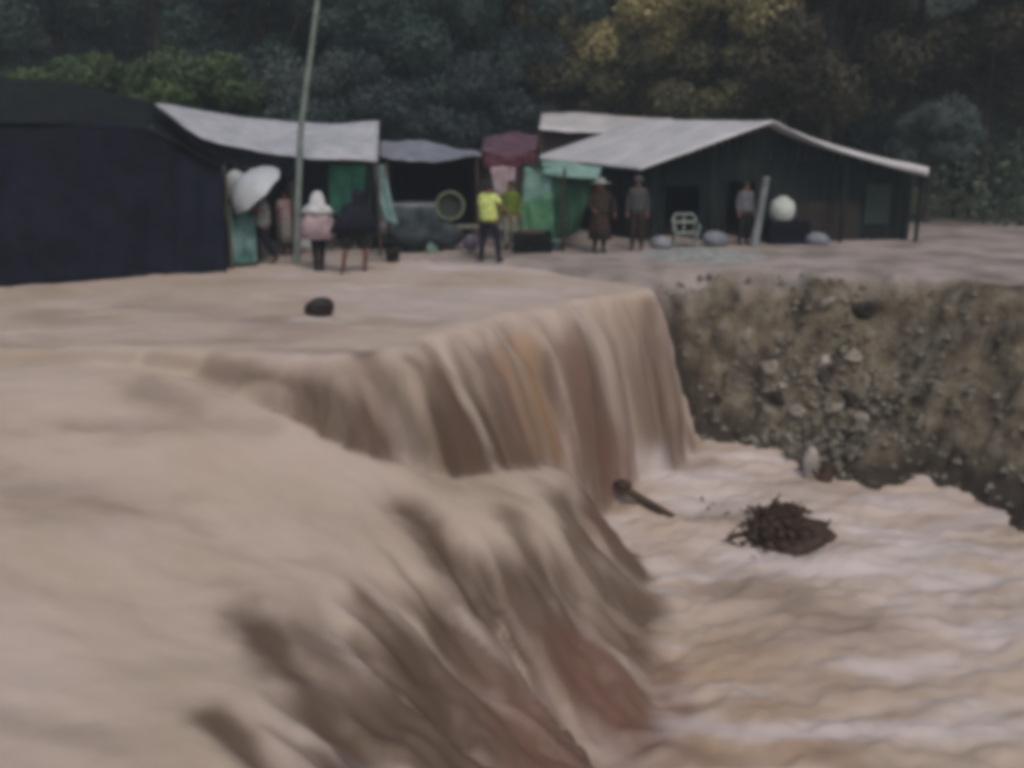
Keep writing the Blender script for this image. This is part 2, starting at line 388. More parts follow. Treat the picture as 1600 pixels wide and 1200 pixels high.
RUST = strands([([(885, 560), (915, 660), (950, 742)], 20, .75), ([(952, 690), (962, 742)], 24, .85), ([(868, 640), (900, 750)], 20, .45), ([(915, 735), (935, 800)], 36, .4), ([(780, 545), (815, 690)], 10, .45),
    ([(905, 1030), (1000, 1140)], 50, 1.0), ([(930, 985), (940, 1010)], 22, .7), ([(1040, 1050), (1072, 1115)], 22, .8), ([(790, 1090), (850, 1200)], 60, .7), ([(950, 1130), (1080, 1200)], 60, .65), ([(1290, 1180), (1320, 1220)], 50, .5)], 300)
FOAM_HIGHLIGHT = strands([([(700, 415), (880, 412), (1010, 425)], 45, .7), ([(880, 425), (1000, 436)], 30, .5), ([(620, 470), (770, 460)], 60, .5), ([(480, 425), (600, 430)], 40, .4), ([(470, 500), (530, 502)], 10, .8), ([(522, 488), (560, 500)], 8, .6), ([(1200, 800), (1366, 830)], 30, .6), ([(1050, 740), (1250, 775)], 30, .5), ([(1130, 850), (1366, 900)], 30, .5)], 500)  # froth strands, with lavender highlights of the upper water painted in as colour
OCHRE = strands([([(815, 545), (840, 620), (868, 705)], 17, .7), ([(790, 560), (830, 700)], 14, .4), ([(1150, 1050), (1210, 1190)], 80, .4), ([(1310, 1060), (1340, 1100)], 60, .25)], 400)
Wz = Wz-DARK*.07*(d1 > -.1)-.10*DARK*fall2
# colour of the strands
s1 = s1+.55*(fbm(s1*.9, d1*1.3, 3, 8)-.5)*sst(0, .6, d1)
st1 = fbm(s1*1.7, d1*.8, 4, 70); st2 = fbm(s2*2.0+.5*d2, d2*.45, 4, 75); fine1 = vn(s1*9, d1*.7, 71); fine2 = vn(s2*7+.8*d2, d2*.6, 76)
fine1b = vn(s1*16, d1*.8, 171)
silt = fall1*np.clip(.66+2.0*(st1-.46)+.65*(fine1-.5)+.35*(fine1b-.5), 0, .95)*sst(.10, .68, t1)
silt = silt+fall1*.55*sst(S_A-.2, S_A+.5, s1)*(1-sst(S_B+.3, S_B+2.4, s1))*sst(.5, .9, t1)
silt2 = fall2*np.clip(.70+2.6*(st2-.47)+.7*(fine2-.5), 0, .92)*sst(.03, .30, t2)
eddy = .25*np.clip((fbm(X*.8, Y*2.2, 4, 80)-.56)*5, 0, 1)*(1-fall1)*(1-fall2)
step = np.exp(-((d1-.12)/.16)**2)*(1-sst(S_A-.2, S_A+.4, s1))*sst(S_A-4.5, S_A-2, s1)*.45
silt = np.clip(1-(1-np.maximum(np.maximum(silt*.75, silt2), eddy))*(1-DARK*.95), 0, .97)
def spot(x, y, rx, ry): return np.exp(-(((X-x)/rx)**2+((Y-y)/ry)**2))
sR = arc_at(BRINK, (1.35, 16.9))
rust = RUST*(.6+.5*fine1)+.25*fall1*np.clip((vn(s1*3, d1*.3, 90)-.4)*2, 0, 1)
ochre = OCHRE
foam_highlight = FOAM_HIGHLIGHT*(.7+.6*fbm(X*2, Y*3, 3, 96)-.3)+(.35*np.clip((fbm(X*1.2, Y*2, 4, 95)-.5)*4, 0, 1)*sst(14, 19, Y)*(d1 < 0)
        + .75*low*np.clip((fbm(X*.6, Y*2.6, 4, 97)-.47)*4, 0, 1)*(1-fall2) + .15*fall1*np.clip((.42-st1)*5, 0, 1)+.15*fall2*np.clip((.42-st2)*6, 0, 1))
SH = X.shape
keep = (Wz > G-.06)
K2 = keep.copy()
for sh in ((0, 1), (0, -1), (1, 0), (-1, 0), (0, 2), (0, -2), (2, 0), (-2, 0)): K2 |= np.roll(keep, sh, (0, 1))
o = grid_mesh('river_water', xs, ys, Wz, M_WATER, dict(silt=np.clip(silt, 0, 1), rust=np.clip(rust, 0, .85), ochre=np.clip(ochre, 0, .8), foam_highlight=np.clip(foam_highlight, 0, .8)), K2)
tag(o, 'brown flood water pouring over two drops', None, kind='structure')

# ------------------------------------------------------------------ ground sheet out to the hills
def spaced(lo, hi, a, b, fine, grow=1.18):
    mid = list(np.arange(a, b, fine)); l = []; x = a; s = fine
    while x > lo: s *= grow; x -= s; l.append(x)
    r = []; x = mid[-1]; s = fine
    while x < hi: s *= grow; x += s; r.append(x)
    return np.array(l[::-1]+mid+r)
gx = spaced(-320, 320, -6, 13, .07); gy = spaced(-60, 340, 4, 24, .07)
GX, GY = np.meshgrid(gx, gy); GZ, GK = ground_h(GX, GY)
dd, ss = sdist(GX, GY, BRINK)
bank = GK*sst(-.2, .08, dd+.4*(fbm(GX*2, GY*2, 3, 99)-.5)); bank = np.maximum(bank, (1-GK)*sst(.1, .4, dd))
hl = sst(26, 31, GY)
damp = np.clip(1.1*(1-sst(S_END+.4, S_END+1.6, ss+.8*(fbm(GX*2, GZ*2, 3, 150)-.5)))+.9*sst(.75, .2, GZ-LOW(GX, GY)+.5*(fbm(GX*2, GY*2, 3, 151)-.5))+.7*np.clip((fbm(GX*1.6+3, GZ*1.6+GY, 3, 152)-.60)*7, 0, 1), 0, .9)
ol = sst(1, 4, GX)*(1-sst(12, 15, GX))*sst(30, 36, GY)*np.clip(3*(fbm(GX*.3, GY*.3, 3, 100)-.35), 0, 1)
o = grid_mesh('ground', gx, gy, GZ, M_EARTH, dict(bank=bank, damp=damp, hill=hl, olive=ol)); tag(o, None, None, kind='structure')

# ------------------------------------------------------------------ object materials
T_WHITE = mat('faded_white_sheeting', (.42, .42, .44), .55, (.30, .30, .33), 3, .4, 8)
T_GREY = mat('grey_sheeting', (.22, .23, .26), .6, (.13, .14, .17), 3, .4, 8)
T_NAVY = mat('navy_tarpaulin', (.008, .009, .022), .75, (.004, .005, .010), 3, .5, 7, spec=.12)
T_BLACK = mat('black_tarpaulin', (.010, .012, .012), .8, (.005, .007, .006), 3, .5, 7, spec=.12)
T_GREEN = mat('green_tarpaulin', (.05, .26, .17), .5, (.03, .17, .11), 3, .4, 8)
T_DKGREEN = mat('dark_green_tarpaulin', (.006, .055, .025), .5, (.004, .03, .015), 3, .4, 8)
T_MINT = mat('mint_sheeting', (.17, .28, .25), .5, (.10, .20, .17), 3, .4, 8)
T_TEAL = mat('pale_teal_plastic', (.14, .22, .22), .5, (.07, .13, .13), 4, .3, 8)
T_MAROON = mat('maroon_cloth', (.10, .03, .045), .8, (.045, .012, .02), 4, .4, 10)
T_PINK = mat('faded_pink_cloth', (.33, .26, .28), .8, (.22, .16, .18), 5, .4, 10)
M_ROOF = mat('weathered_roof_sheet', (.56, .54, .56), .45, (.42, .42, .43), 1.6, .2, 5)
M_DARKWALL = mat('dark_boards', (.022, .029, .028), .85, (.009, .012, .013), 2, .6, 12, stretch=(6, 6, .6), spec=.1)  # very dark grey-green tone shared by all the house walls
M_WOOD = mat('weathered_wood', (.10, .08, .06), .8, (.05, .038, .028), 6, .5, 25, stretch=(1, 1, .2))
M_WETWOOD = mat('wet_brown_wood', (.07, .042, .026), .6, (.03, .017, .01), 6, .5, 25)
M_POLE = mat('pale_painted_pole', (.20, .24, .21), .6, (.13, .16, .14), 4, .2, 20)
M_PLASTIC = mat('white_plastic', (.50, .53, .50), .4, (.38, .41, .38), 5)
M_GREYGREEN = mat('grey_green_plastic', (.25, .29, .26), .45, (.16, .19, .17), 5)
M_BLACKP = mat('black_plastic', (.012, .011, .011), .45, (.006, .006, .006), 5)
M_ROCK_L = mat('pale_rock', (.33, .295, .25), .8, (.15, .13, .10), 5, .7, 14)
M_ROCK_D = mat('dark_wet_rock', (.045, .036, .028), .6, (.018, .014, .01), 5, .7, 14)
M_SKIN = mat('skin', (.17, .085, .055), .6, (.14, .07, .045), 8)
M_EYE = mat('eye', (.01, .008, .007), .3)
M_HAIR = mat('black_hair', (.008, .007, .007), .5, (.004, .004, .004), 20)
M_SHOE = mat('dark_boot_rubber', (.012, .012, .012), .5)
def cloth(name, c): return mat(name, c, .85, tuple(k*.65 for k in c), 7, .5, 18)

# ------------------------------------------------------------------ stalls and houses
# dark tarpaulin shelter on the left
t = thing('tarp_shelter', 'large navy black tarpaulin shelter at the left edge of the flooded market', 'shelter', P(200, 420, z=0))
top = [P(-150, 205, 18.0), P(0, 190, 18.6), P(120, 188, 19.2), P(234, 200, 19.7), P(300, 236, 20.0), P(345, 262, 20.2)]
bot = [P(-150, 470, 17.2), P(0, 455, 17.9), P(120, 440, 18.6), P(234, 424, 19.3), P(300, 420, 19.6), P(352, 414, 19.9)]
for b_ in bot: b_.z = -.05
MB().sheet(top, bot, 46, 22, 0, .06, .02, 3, folds=.045).build('wall', T_NAVY, t)
top2 = [P(-150, 150, 22.0), P(0, 120, 22.4), P(120, 135, 22.8), P(236, 158, 23.1), P(300, 215, 23.4), P(345, 250, 23.6)]
MB().sheet(top2, [p+Vector((0, -.12, -.01)) for p in top], 40, 14, .12, .05, .02, 4).build('roof', T_BLACK, t)
side = [P(345, 262, 20.2), P(352, 258, 23.6)]; sb = [Vector((p.x+.02, p.y, -.05)) for p in side]
MB().sheet(side, sb, 10, 12, 0, .05, .02, 5).build('side_panel', T_NAVY, t)
for q in (P(348, 262, 20.15), P(-20, 190, 18.4), P(234, 200, 19.66)): MB().tube([(q.x, q.y+.1, -.1), (q.x, q.y+.1, q.z+.05)], .04).build('post', M_WOOD, t)

# long pale awning
t = thing('market_awning', 'long faded white tarpaulin awning beside the navy shelter, behind the leaning pole', 'awning', P(470, 395, z=0))
A = [P(243, 163, 22.5), P(330, 176, 23.6), P(420, 186, 24.6), P(500, 190, 24.8), P(592, 191, 25.0)]
B = [P(250, 172, 21.3), P(315, 214, 21.2), P(400, 236, 21.3), P(480, 247, 21.4), P(590, 252, 21.6)]
MB().sheet(A, B, 50, 16, .06, .045, .02, 11).build('roof', T_WHITE, t)
B1 = [p+Vector((0, .05, -.03)) for p in B[:4]]
B2 = [P(300, 238, 21.4), P(340, 262, 21.4), P(400, 256, 21.4), P(452, 285, 21.5)]
MB().sheet(B1, B2, 30, 8, 0, .03, .015, 12, folds=.02).build('valance', T_NAVY, t)
for q, dz in ((P(452, 250, 21.5), 0), (P(590, 254, 21.7), 0), (P(588, 196, 24.9), 0), (P(345, 190, 23.7), -.1)):
    MB().tube([(q.x, q.y, -.1), (q.x, q.y, q.z+dz)], .035).build('post', M_WOOD, t)
MB().tube([P(300, 236, 21.6), P(345, 255, 21.5), P(395, 262, 21.5)], .035).build('rail', M_POLE, t)
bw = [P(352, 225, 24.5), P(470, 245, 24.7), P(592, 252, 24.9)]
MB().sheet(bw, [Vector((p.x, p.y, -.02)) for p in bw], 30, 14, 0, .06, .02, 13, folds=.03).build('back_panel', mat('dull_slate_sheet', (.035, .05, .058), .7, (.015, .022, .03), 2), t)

# low grey awning in the middle, with its table
t = thing('grey_stall', 'low grey awning stall between the white awning and the maroon cloth', 'stall', P(670, 392, z=0))
A = [P(594, 222, 26.0), P(640, 219, 26.0), P(690, 226, 26.0), P(752, 236, 26.0)]
B = [P(592, 246, 23.2), P(640, 252, 23.2), P(690, 250, 23.2), P(752, 246, 23.2)]
MB().sheet(A, B, 30, 10, .05, .05, .02, 21).build('roof', T_GREY, t)
for q in (P(604, 250, 23.3), P(745, 248, 23.3), P(604, 226, 25.9), P(745, 238, 25.9)): MB().tube([(q.x, q.y, -.1), (q.x, q.y, q.z)], .035).build('post', M_WOOD, t)
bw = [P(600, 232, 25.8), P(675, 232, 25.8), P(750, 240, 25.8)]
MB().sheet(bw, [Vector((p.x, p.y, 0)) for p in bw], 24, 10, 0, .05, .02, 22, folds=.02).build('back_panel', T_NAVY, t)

t = thing('market_table', 'long table under a slate grey cloth below the low grey awning', 'table', P(660, 392, 23.0))
t.location.z = 0
tp = [P(606, 300, 23.3), P(640, 298, 23.3), P(688, 299, 23.3)]; z0 = 1.02
for p in tp: p.z = z0
tb = [p+Vector((0, .75, .05)) for p in tp]
MB().sheet(tb, tp, 20, 6, 0, .015, .03, 31).build('table_top', T_GREY, t)
fr = [p+Vector((0, -.03, -.01)) for p in tp]; fb = [Vector((p.x+.02, p.y-.14, .02)) for p in tp]
MB().sheet(fr, fb, 34, 12, 0, .04, .015, 32, folds=.04).build('cloth', mat('slate_cloth', (.065, .085, .095), .8, (.03, .042, .05), 3, .4, 8), t)
for x_, y_ in ((tp[0].x+.1, 23.4), (tp[2].x-.1, 23.4), (tp[0].x+.1, 23.95), (tp[2].x-.1, 23.95)): MB().tube([(x_, y_, -.05), (x_, y_, z0-.03)], .03).build('leg', M_WOOD, t)

# round basket leaning on a bench
c = P(703, 322, 22.7)
t = thing('round_basket', 'round olive wicker basket leaning on the bench beside the grey table', 'basket', c)
Mx = Matrix.Translation(c)@Matrix.Rotation(R(75), 4, 'X')
rim = MB(); n = 28
rim.tube([Mx@Vector((.32*math.cos(2*math.pi*k/n), .32*math.sin(2*math.pi*k/n), 0)) for k in range(n+1)], .035, 8, False); rim.build('rim', mat('olive_wicker', (.17, .19, .12), .8, (.08, .09, .05), 20, .6, 40), t)
MB().lathe([(.31, 0), (.27, -.07), (.15, -.12), (.01, -.13)], 24, Mx).build('bowl', mat('dark_wicker', (.03, .04, .035), .8, (.015, .02, .016), 20, .6, 40), t)
t = thing('bench', 'rough pale board bench behind the person in the yellow shirt', 'bench', P(715, 395, z=0))
q = P(716, 354, 22.6); MB().box((q.x, q.y, q.z), (.95, .32, .06)).build('seat', mat('pale_board', (.20, .21, .17), .8, (.12, .12, .1), 5), t)
for dx in (-.4, .4): MB().box((q.x+dx, q.y, q.z/2-.05), (.06, .26, q.z-.0)).build('leg', M_WOOD, t)
t = thing('crate_heap', 'dark covered heap of goods on the ground under the basket', 'goods', P(680, 388, z=0))
MB().blob(P(650, 372, 22.5), (.55, .35, .28), 5, .3).blob(P(695, 368, 22.5), (.45, .35, .3), 6, .3).build('cover', mat('dark_slate_cover', (.035, .045, .05), .7, (.015, .02, .024), 4, .5, 8), t)
tag(MB().blob(P(735, 378, 22.0), (.20, .2, .2), 8, .2).build('sack', mat('mauve_sack', (.14, .12, .17), .8, (.08, .07, .1), 5), None), 'small mauve sack on the ground left of the yellow shirt', 'sack')

# green tarp and teal strips behind the table of dark goods
t = thing('green_tarp', 'emerald green tarpaulin hung under the white awning behind the navy poncho', 'tarp', P(540, 395, z=0))
MB().sheet([P(512, 256, 22.6), P(540, 257, 22.6), P(572, 258, 22.6)], [P(516, 335, 22.6), P(540, 338, 22.6), P(566, 330, 22.6)], 16, 14, 0, .05, .015, 41, folds=.03).build('sheet', T_GREEN, t)
MB().tube([P(508, 256, 22.65), P(576, 257, 22.65)], .02).build('rope', M_WOOD, t)
for px in (510, 575): q = P(px, 256, 22.7); MB().tube([(q.x, q.y, -.05), (q.x, q.y, q.z)], .025).build('post', M_WOOD, t)
tag(MB().sheet([P(583, 258, 21.9), P(600, 258, 21.9)], [P(600, 345, 21.6), P(622, 352, 21.6)], 6, 16, 0, .03, .02, 42).build('plastic_strip', T_TEAL), 'pale teal plastic strip slanting down from the right corner of the white awning', 'plastic sheet')

# teal crate/panel left
t = thing('teal_panel', 'teal plastic sheeting panel leaning against the navy shelter', 'panel', P(370, 412, z=0))
MB().sheet([P(347, 318, 20.9), P(370, 322, 20.9), P(398, 335, 20.9)], [P(347, 414, 20.4), P(370, 413, 20.4), P(402, 410, 20.4)], 16, 16, 0, .05, .02, 43, folds=.02).build('sheet', mat('teal_plastic', (.10, .19, .18), .45, (.035, .09, .085), 2.2, .4, 8), t)
MB().tube([P(345, 314, 20.95), P(347, 414, 20.45)], .03).build('edge_pole', T_TEAL, t)

# maroon awning
t = thing('maroon_awning', 'maroon cloth awning over the middle of the market', 'awning', P(800, 390, z=0))
MB().sheet([P(756, 212, 25.5), P(800, 207, 25.5), P(842, 210, 25.5)], [P(752, 240, 23.6), P(800, 242, 23.6), P(838, 238, 23.6)], 18, 8, .04, .05, .02, 51).build('roof', mat('dusty_maroon', (.11, .055, .075), .8, (.06, .03, .04), 3), t)
MB().sheet([P(754, 241, 23.55), P(800, 243, 23.55), P(838, 239, 23.55)], [P(758, 264, 23.5), P(795, 262, 23.5), P(834, 266, 23.5)], 22, 6, 0, .03, .015, 52, folds=.03).build('valance', T_MAROON, t)
for px, d_ in ((756, 23.7), (838, 23.7), (842, 25.4)): q = P(px, 240, d_); MB().tube([(q.x, q.y, -.05), (q.x, q.y, q.z)], .035).build('post', M_WETWOOD, t)
tag(MB().sheet([P(766, 262, 22.9), P(786, 260, 22.9), P(806, 262, 22.9)], [P(774, 306, 22.8), P(786, 310, 22.8), P(802, 306, 22.8)], 12, 10, 0, .04, .02, 53, folds=.02).build('hanging_cloth', T_PINK), 'pale pink cloth hanging below the maroon awning', 'cloth')

# green stall
t = thing('green_stall', 'green tarpaulin market stall between the maroon awning and the dark house', 'stall', P(870, 395, z=0))
MB().sheet([P(818, 262, 23.0), P(845, 260, 23.0), P(866, 262, 23.0)], [P(815, 352, 22.8), P(840, 356, 22.8), P(864, 352, 22.8)], 16, 16, 0, .06, .02, 61, folds=.03).build('front_sheet', T_MINT, t)
MB().sheet([P(814, 318, 22.7), P(835, 312, 22.7), P(864, 300, 22.7)], [P(810, 372, 22.5), P(838, 378, 22.5), P(866, 372, 22.5)], 16, 8, 0, .05, .02, 62, folds=.02).build('lower_sheet', mat('leaf_green_sheet', (.06, .17, .08), .5, (.03, .10, .06), 3), t)
MB().sheet([P(862, 262, 22.9), P(895, 264, 22.9), P(930, 268, 22.9)], [P(864, 372, 22.7), P(880, 374, 22.7), P(905, 360, 22.7)], 18, 16, 0, .05, .02, 63, folds=.04).build('curtain', T_DKGREEN, t)
MB().sheet([P(846, 252, 23.1), P(890, 254, 22.9), P(940, 262, 22.8)], [P(848, 272, 22.8), P(890, 278, 22.6), P(935, 282, 22.6)], 18, 5, 0, .03, .02, 64).build('valance', T_MINT, t)
MB().sheet([P(815, 258, 26), P(935, 262, 26)], [P(815, 258, 22.9), P(935, 262, 22.8)], 18, 5, .05, .03, .02, 65).build('roof', T_DKGREEN, t)
for px, d_ in ((816, 22.95), (882, 22.3), (932, 22.85), (816, 25.9), (932, 25.9)): q = P(px, 264, d_); MB().tube([(q.x, q.y, -.05), (q.x, q.y, q.z)], .035).build('post', M_WETWOOD, t)
t = thing('dark_crate', 'low black crate at the foot of the green stall beside the cream trousers', 'crate', P(832, 396, z=0))
q = P(832, 375, 22.2); cr = MB()
for k in range(4): cr.box((q.x, q.y-.3, .08+k*.14), (.86, .03, .11)); cr.box((q.x, q.y+.3, .08+k*.14), (.86, .03, .11))
for sx in (-1, 1):
    for k in range(4): cr.box((q.x+sx*.42, q.y, .08+k*.14), (.03, .57, .11))
    for sy in (-1, 1): cr.box((q.x+sx*.385, q.y+sy*.265, .28), (.04, .04, .56))
cr.build('crate_body', T_BLACK, t); MB().box((q.x, q.y, .05), (.8, .54, .03)).build('base', T_BLACK, t)
MB().blob((q.x, q.y, .42), (.36, .25, .2), 17, .25).build('goods', M_WETWOOD, t)
t = thing('mint_tub', 'pale mint plastic tub standing left of the dark stall post', 'tub', P(867, 396, z=0))
q = P(867, 398, z=0)
MB().lathe([(.001, .0), (.15, 0), (.19, .33), (.205, .34), (.205, .36), (.175, .36), (.14, .04), (.001, .03)], 24, Matrix.Translation(q)).build('shell', T_TEAL, t)

# rear white roof
t = thing('rear_shed', 'low shed with a long white roof and dark maroon wall behind the house', 'shed', P(945, 385, 31.0)); t.location.z = 0
A = [P(846, 177, 35), P(900, 176, 35), P(1050, 186, 34)]; B = [P(842, 204, 31), P(930, 207, 31), P(1060, 209, 30.5)]
MB().sheet(A, B, 30, 8, .02, .03, .03, 71).build('roof', M_ROOF, t)
bw = [P(846, 206, 31.3), P(940, 208, 31.3), P(1055, 210, 30.9)]
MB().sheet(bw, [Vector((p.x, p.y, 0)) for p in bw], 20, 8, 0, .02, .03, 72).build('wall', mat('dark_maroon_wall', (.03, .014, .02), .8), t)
for q in (bw[0], bw[2], A[0], A[2]): MB().tube([(q.x, q.y-.03, -.1), (q.x, q.y-.03, q.z-.03)], .05).build('post', M_WOOD, t)

# gabled house on the right
hf = 24.0
t = thing('gable_house', 'dark open fronted house with pale sheet gable roof at the right', 'house', P(1200, 386, z=0))
apex = P(1212, 192, hf); le = P(1000, 266, hf-.3); re1 = P(1366, 252, hf-.2); re2 = P(1450, 262, hf-.2)
back = Vector((-2.45, 6.2, .05))
MB().sheet([apex+back, apex+Vector((-.03, 0, .02))], [le+back, le], 30, 30, .0, .012, .035, 81).build('roof_panel', M_ROOF, t)
# right slope sags and its eave curls up
def curve(a, b, c, n=6):
    return [a.lerp(b, k/n).lerp(b.lerp(c, k/n), k/n) for k in range(n+1)]
rc = curve(apex+Vector((.03, 0, .02)), P(1275, 228, hf-.1), re2)
MB().sheet(rc, [p+back for p in rc], 34, 20, 0, .015, .035, 82).build('roof_panel', M_ROOF, t)
MB().sheet([p+Vector((.0, -.04, .0)) for p in rc[1:]], [p+Vector((0, -.06, -.05-.03*i)) for i, p in enumerate(rc[1:])], 30, 2, 0, .008, .02, 83).build('fascia', M_ROOF, t)
# gable wall, recessed, of dark boards with two openings left of the middle
yw = hf+.55
gw = MB(); px0 = 1012; pxs = list(range(1012, 1452, 11))
for a_, b_ in zip(pxs[:-1], pxs[1:]):
    def roofz(px):
        x = P(px, 300, hf).x
        if x < apex.x: u = (x-le.x)/(apex.x-le.x); return le.z+(apex.z-le.z)*u-.05
        for p, q in zip(rc[:-1], rc[1:]):
            if p.x <= x <= q.x: return p.z+(q.z-p.z)*(x-p.x)/(q.x-p.x)-.06
        return rc[-1].z-.06
    xa, xb = P(a_, 300, hf).x, P(b_, 300, hf).x; z1 = min(roofz(a_), roofz(b_)); zb = .0
    if 1040 < a_ < 1100: zb = 1.45
    if 1135 < a_ < 1185: zb = 1.55
    gw.box(((xa+xb)/2, yw+random.Random(a_).uniform(-.012, .012), (zb+z1)/2), (xb-xa-.012, .03, z1-zb))
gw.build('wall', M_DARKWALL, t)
bl = [le+back+Vector((0, -.3, 0)), rc[-1]+back+Vector((0, -.3, 0))]
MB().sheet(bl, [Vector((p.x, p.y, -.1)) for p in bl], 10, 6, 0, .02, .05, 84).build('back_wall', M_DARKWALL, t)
sw = [le+Vector((.15, .6, -.05)), le+back+Vector((.15, -.3, -.05))]
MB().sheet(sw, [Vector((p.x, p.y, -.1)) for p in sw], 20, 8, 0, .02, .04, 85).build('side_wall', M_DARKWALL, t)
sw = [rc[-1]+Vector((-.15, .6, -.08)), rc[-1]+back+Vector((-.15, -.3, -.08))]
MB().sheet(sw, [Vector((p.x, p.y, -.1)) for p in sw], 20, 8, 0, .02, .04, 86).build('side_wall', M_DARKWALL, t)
for px in (1022, 1112, 1320, 1440):
    x = P(px, 300, hf).x; MB().tube([(x, hf+.05, -.1), (x, hf+.05, roofz(px)+.0)], .055).build('post', M_DARKWALL, t)
MB().box((P(1385, 300, hf).x, yw-.06, 1.0), (.62, .04, 1.0)).build('shutter', mat('dark_green_shutter', (.018, .032, .028), .7, (.01, .02, .018), 4), t)
x = P(1305, 300, hf).x
MB().box((x, yw-.07, .55), (1.6, .05, 1.0)).build('half_wall', mat('dark_brown_boards', (.028, .02, .018), .8, (.014, .01, .01), 3), t)

# leaning board and leaning pole
t = tag(MB().tube([P(1178, 388, 23.2), P(1184, 350, 23.25), P(1198, 276, 23.3)], [.11, .10, .085], 8).build('leaning_post', mat('whitewashed_post', (.20, .22, .215), .7, (.10, .11, .12), 3)), 'whitewashed post leaning in front of the dark house beside the grey figure', 'post')
b0 = P(461, 396, 20.9); b0.z = -.15
pts = [b0, P(466, 300, 20.85), P(470, 200, 20.8), P(484, 95, 20.75), P(498, -10, 20.7), P(512, -120, 20.7)]
t = thing('utility_pole', 'tall slender pale grey green pole leaning right above the white awning', 'pole', b0)
MB().tube(pts, [.075, .072, .068, .062, .055, .05], 10).build('shaft', M_POLE, t)
q = pts[-1]; MB().box(q+Vector((0, 0, -.25)), (.9, .07, .08)).build('crossarm', M_WOOD, t)
for dx in (-.36, .36): MB().lathe([(.01, 0), (.04, .01), (.03, .05), (.045, .07), (.02, .12), (.001, .13)], 10, Matrix.Translation(q+Vector((dx, 0, -.2)))).build('insulator', M_PLASTIC, t)

# plastic chair
def chair():
    base = P(1070, 392, z=0)
    t = thing('plastic_chair', 'pale grey green plastic chair with open back in front of the dark house', 'chair', base)
    m = M_GREYGREEN; o = base
    for sx in (-1, 1):
        MB().tube([o+Vector((sx*.27, -.24, 0)), o+Vector((sx*.24, -.2, .42))], [.022, .03], 8).build('leg', m, t)
        MB().tube([o+Vector((sx*.27, .24, 0)), o+Vector((sx*.24, .2, .42))], [.022, .03], 8).build('leg', m, t)
        MB().tube([o+Vector((sx*.27, -.2, .42)), o+Vector((sx*.29, -.2, .62)), o+Vector((sx*.29, .1, .64)), o+Vector((sx*.26, .24, .62))], .024, 8).build('armrest', m, t)
    MB().sheet([o+Vector((-.26, .24, .42)), o+Vector((.26, .24, .42))], [o+Vector((-.26, -.24, .44)), o+Vector((.26, -.24, .44))], 10, 8, .02, .0, .03, 1).build('seat', m, t)
    MB().tube([o+Vector((-.25, .24, .42)), o+Vector((-.27, .30, .75)), o+Vector((-.2, .32, .84)), o+Vector((.2, .32, .84)), o+Vector((.27, .30, .75)), o+Vector((.25, .24, .42))], .032, 8).tube([o+Vector((-.26, .28, .66)), o+Vector((.26, .28, .66))], .03).tube([o+Vector((0, .26, .44)), o+Vector((0, .32, .83))], .025).build('backrest', m, t)
chair()

# goods lying about the stalls
def jerry(px, py, m, lab, rz=0):
    q = P(px, py, z=0); q.z = gz(q.x, q.y); t = thing('jerrycan', lab, 'jerrycan', q); Mt = Matrix.Rotation(rz, 3, 'Z')
    MB().box(q+Vector((0, 0, .17)), (.26, .16, .34), Mt).build('body', m, t)
    MB().tube([q+Mt@Vector(v) for v in ((-.09, 0, .33), (-.08, 0, .40), (.04, 0, .40), (.05, 0, .33))], .015, 6).build('handle', m, t)
    MB().lathe([(.03, 0), (.03, .04), (.001, .045)], 10, Matrix.Translation(q+Mt@Vector((.09, 0, .335)))).build('cap', M_BLACKP, t)
jerry(632, 395, mat('blue_grey_plastic', (.12, .16, .19), .45), 'blue grey jerrycan on the mud in front of the slate cloth table', .3)
jerry(648, 396, mat('dull_white_plastic', (.34, .36, .36), .45), 'dull white jerrycan beside a blue grey one by the slate cloth table', -.4)
jerry(676, 398, mat('mint_plastic', (.16, .27, .23), .45), 'mint green jerrycan in front of the dark covered heap', .1)
for px, py, r, m_, lab, sd in ((452, 402, (.30, .2, .14), T_PINK, 'pale pink sack lying behind the pink poncho', 61), (476, 396, (.26, .2, .16), T_WHITE, 'whitish sack lying behind the pink poncho', 62), (375, 408, (.24, .18, .12), T_TEAL, 'pale teal sack lying at the foot of the teal panel', 63),
        (1032, 394, (.28, .2, .18), T_GREY, 'grey sack lying left of the plastic chair', 64), (1118, 390, (.34, .22, .2), T_GREY, 'grey sack lying right of the plastic chair', 65), (1275, 388, (.3, .2, .17), T_GREY, 'grey sack lying right of the navy crate', 66)):
    q = P(px, py, z=0); q.z = gz(q.x, q.y)+r[2]*.7; tag(MB().blob(q, r, sd, .25).build('sack', m_), lab, 'sack')
t = thing('white_bundle', 'white plastic bundle hanging from the awning rail left of the umbrella', 'bundle', P(368, 262, 21.3))
MB().blob(P(368, 292, 21.3), (.24, .16, .36), 91, .25).build('bag', mat('thin_white_plastic', (.36, .39, .41), .5, (.26, .29, .3), 5), t)
MB().tube([P(368, 258, 21.35), P(368, 274, 21.3)], .012, 6).build('rope', M_WOOD, t)
t = thing('shelf_crate', 'two pale green crates stacked under the grey awning behind the basket', 'crate', P(700, 388, z=0))
for k in range(2):
    cr = MB(); c0 = Vector((P(700, 300, 23.7).x, 23.75, .14+k*.29))
    for j in range(3): cr.box(c0+Vector((0, -.19, -.1+j*.09)), (.56, .02, .07)); cr.box(c0+Vector((0, .19, -.1+j*.09)), (.56, .02, .07)); cr.box(c0+Vector((-.27, 0, -.1+j*.09)), (.02, .36, .07)); cr.box(c0+Vector((.27, 0, -.1+j*.09)), (.02, .36, .07))
    cr.box(c0+Vector((0, 0, -.13)), (.52, .36, .02)); cr.build('crate', T_MINT, t)
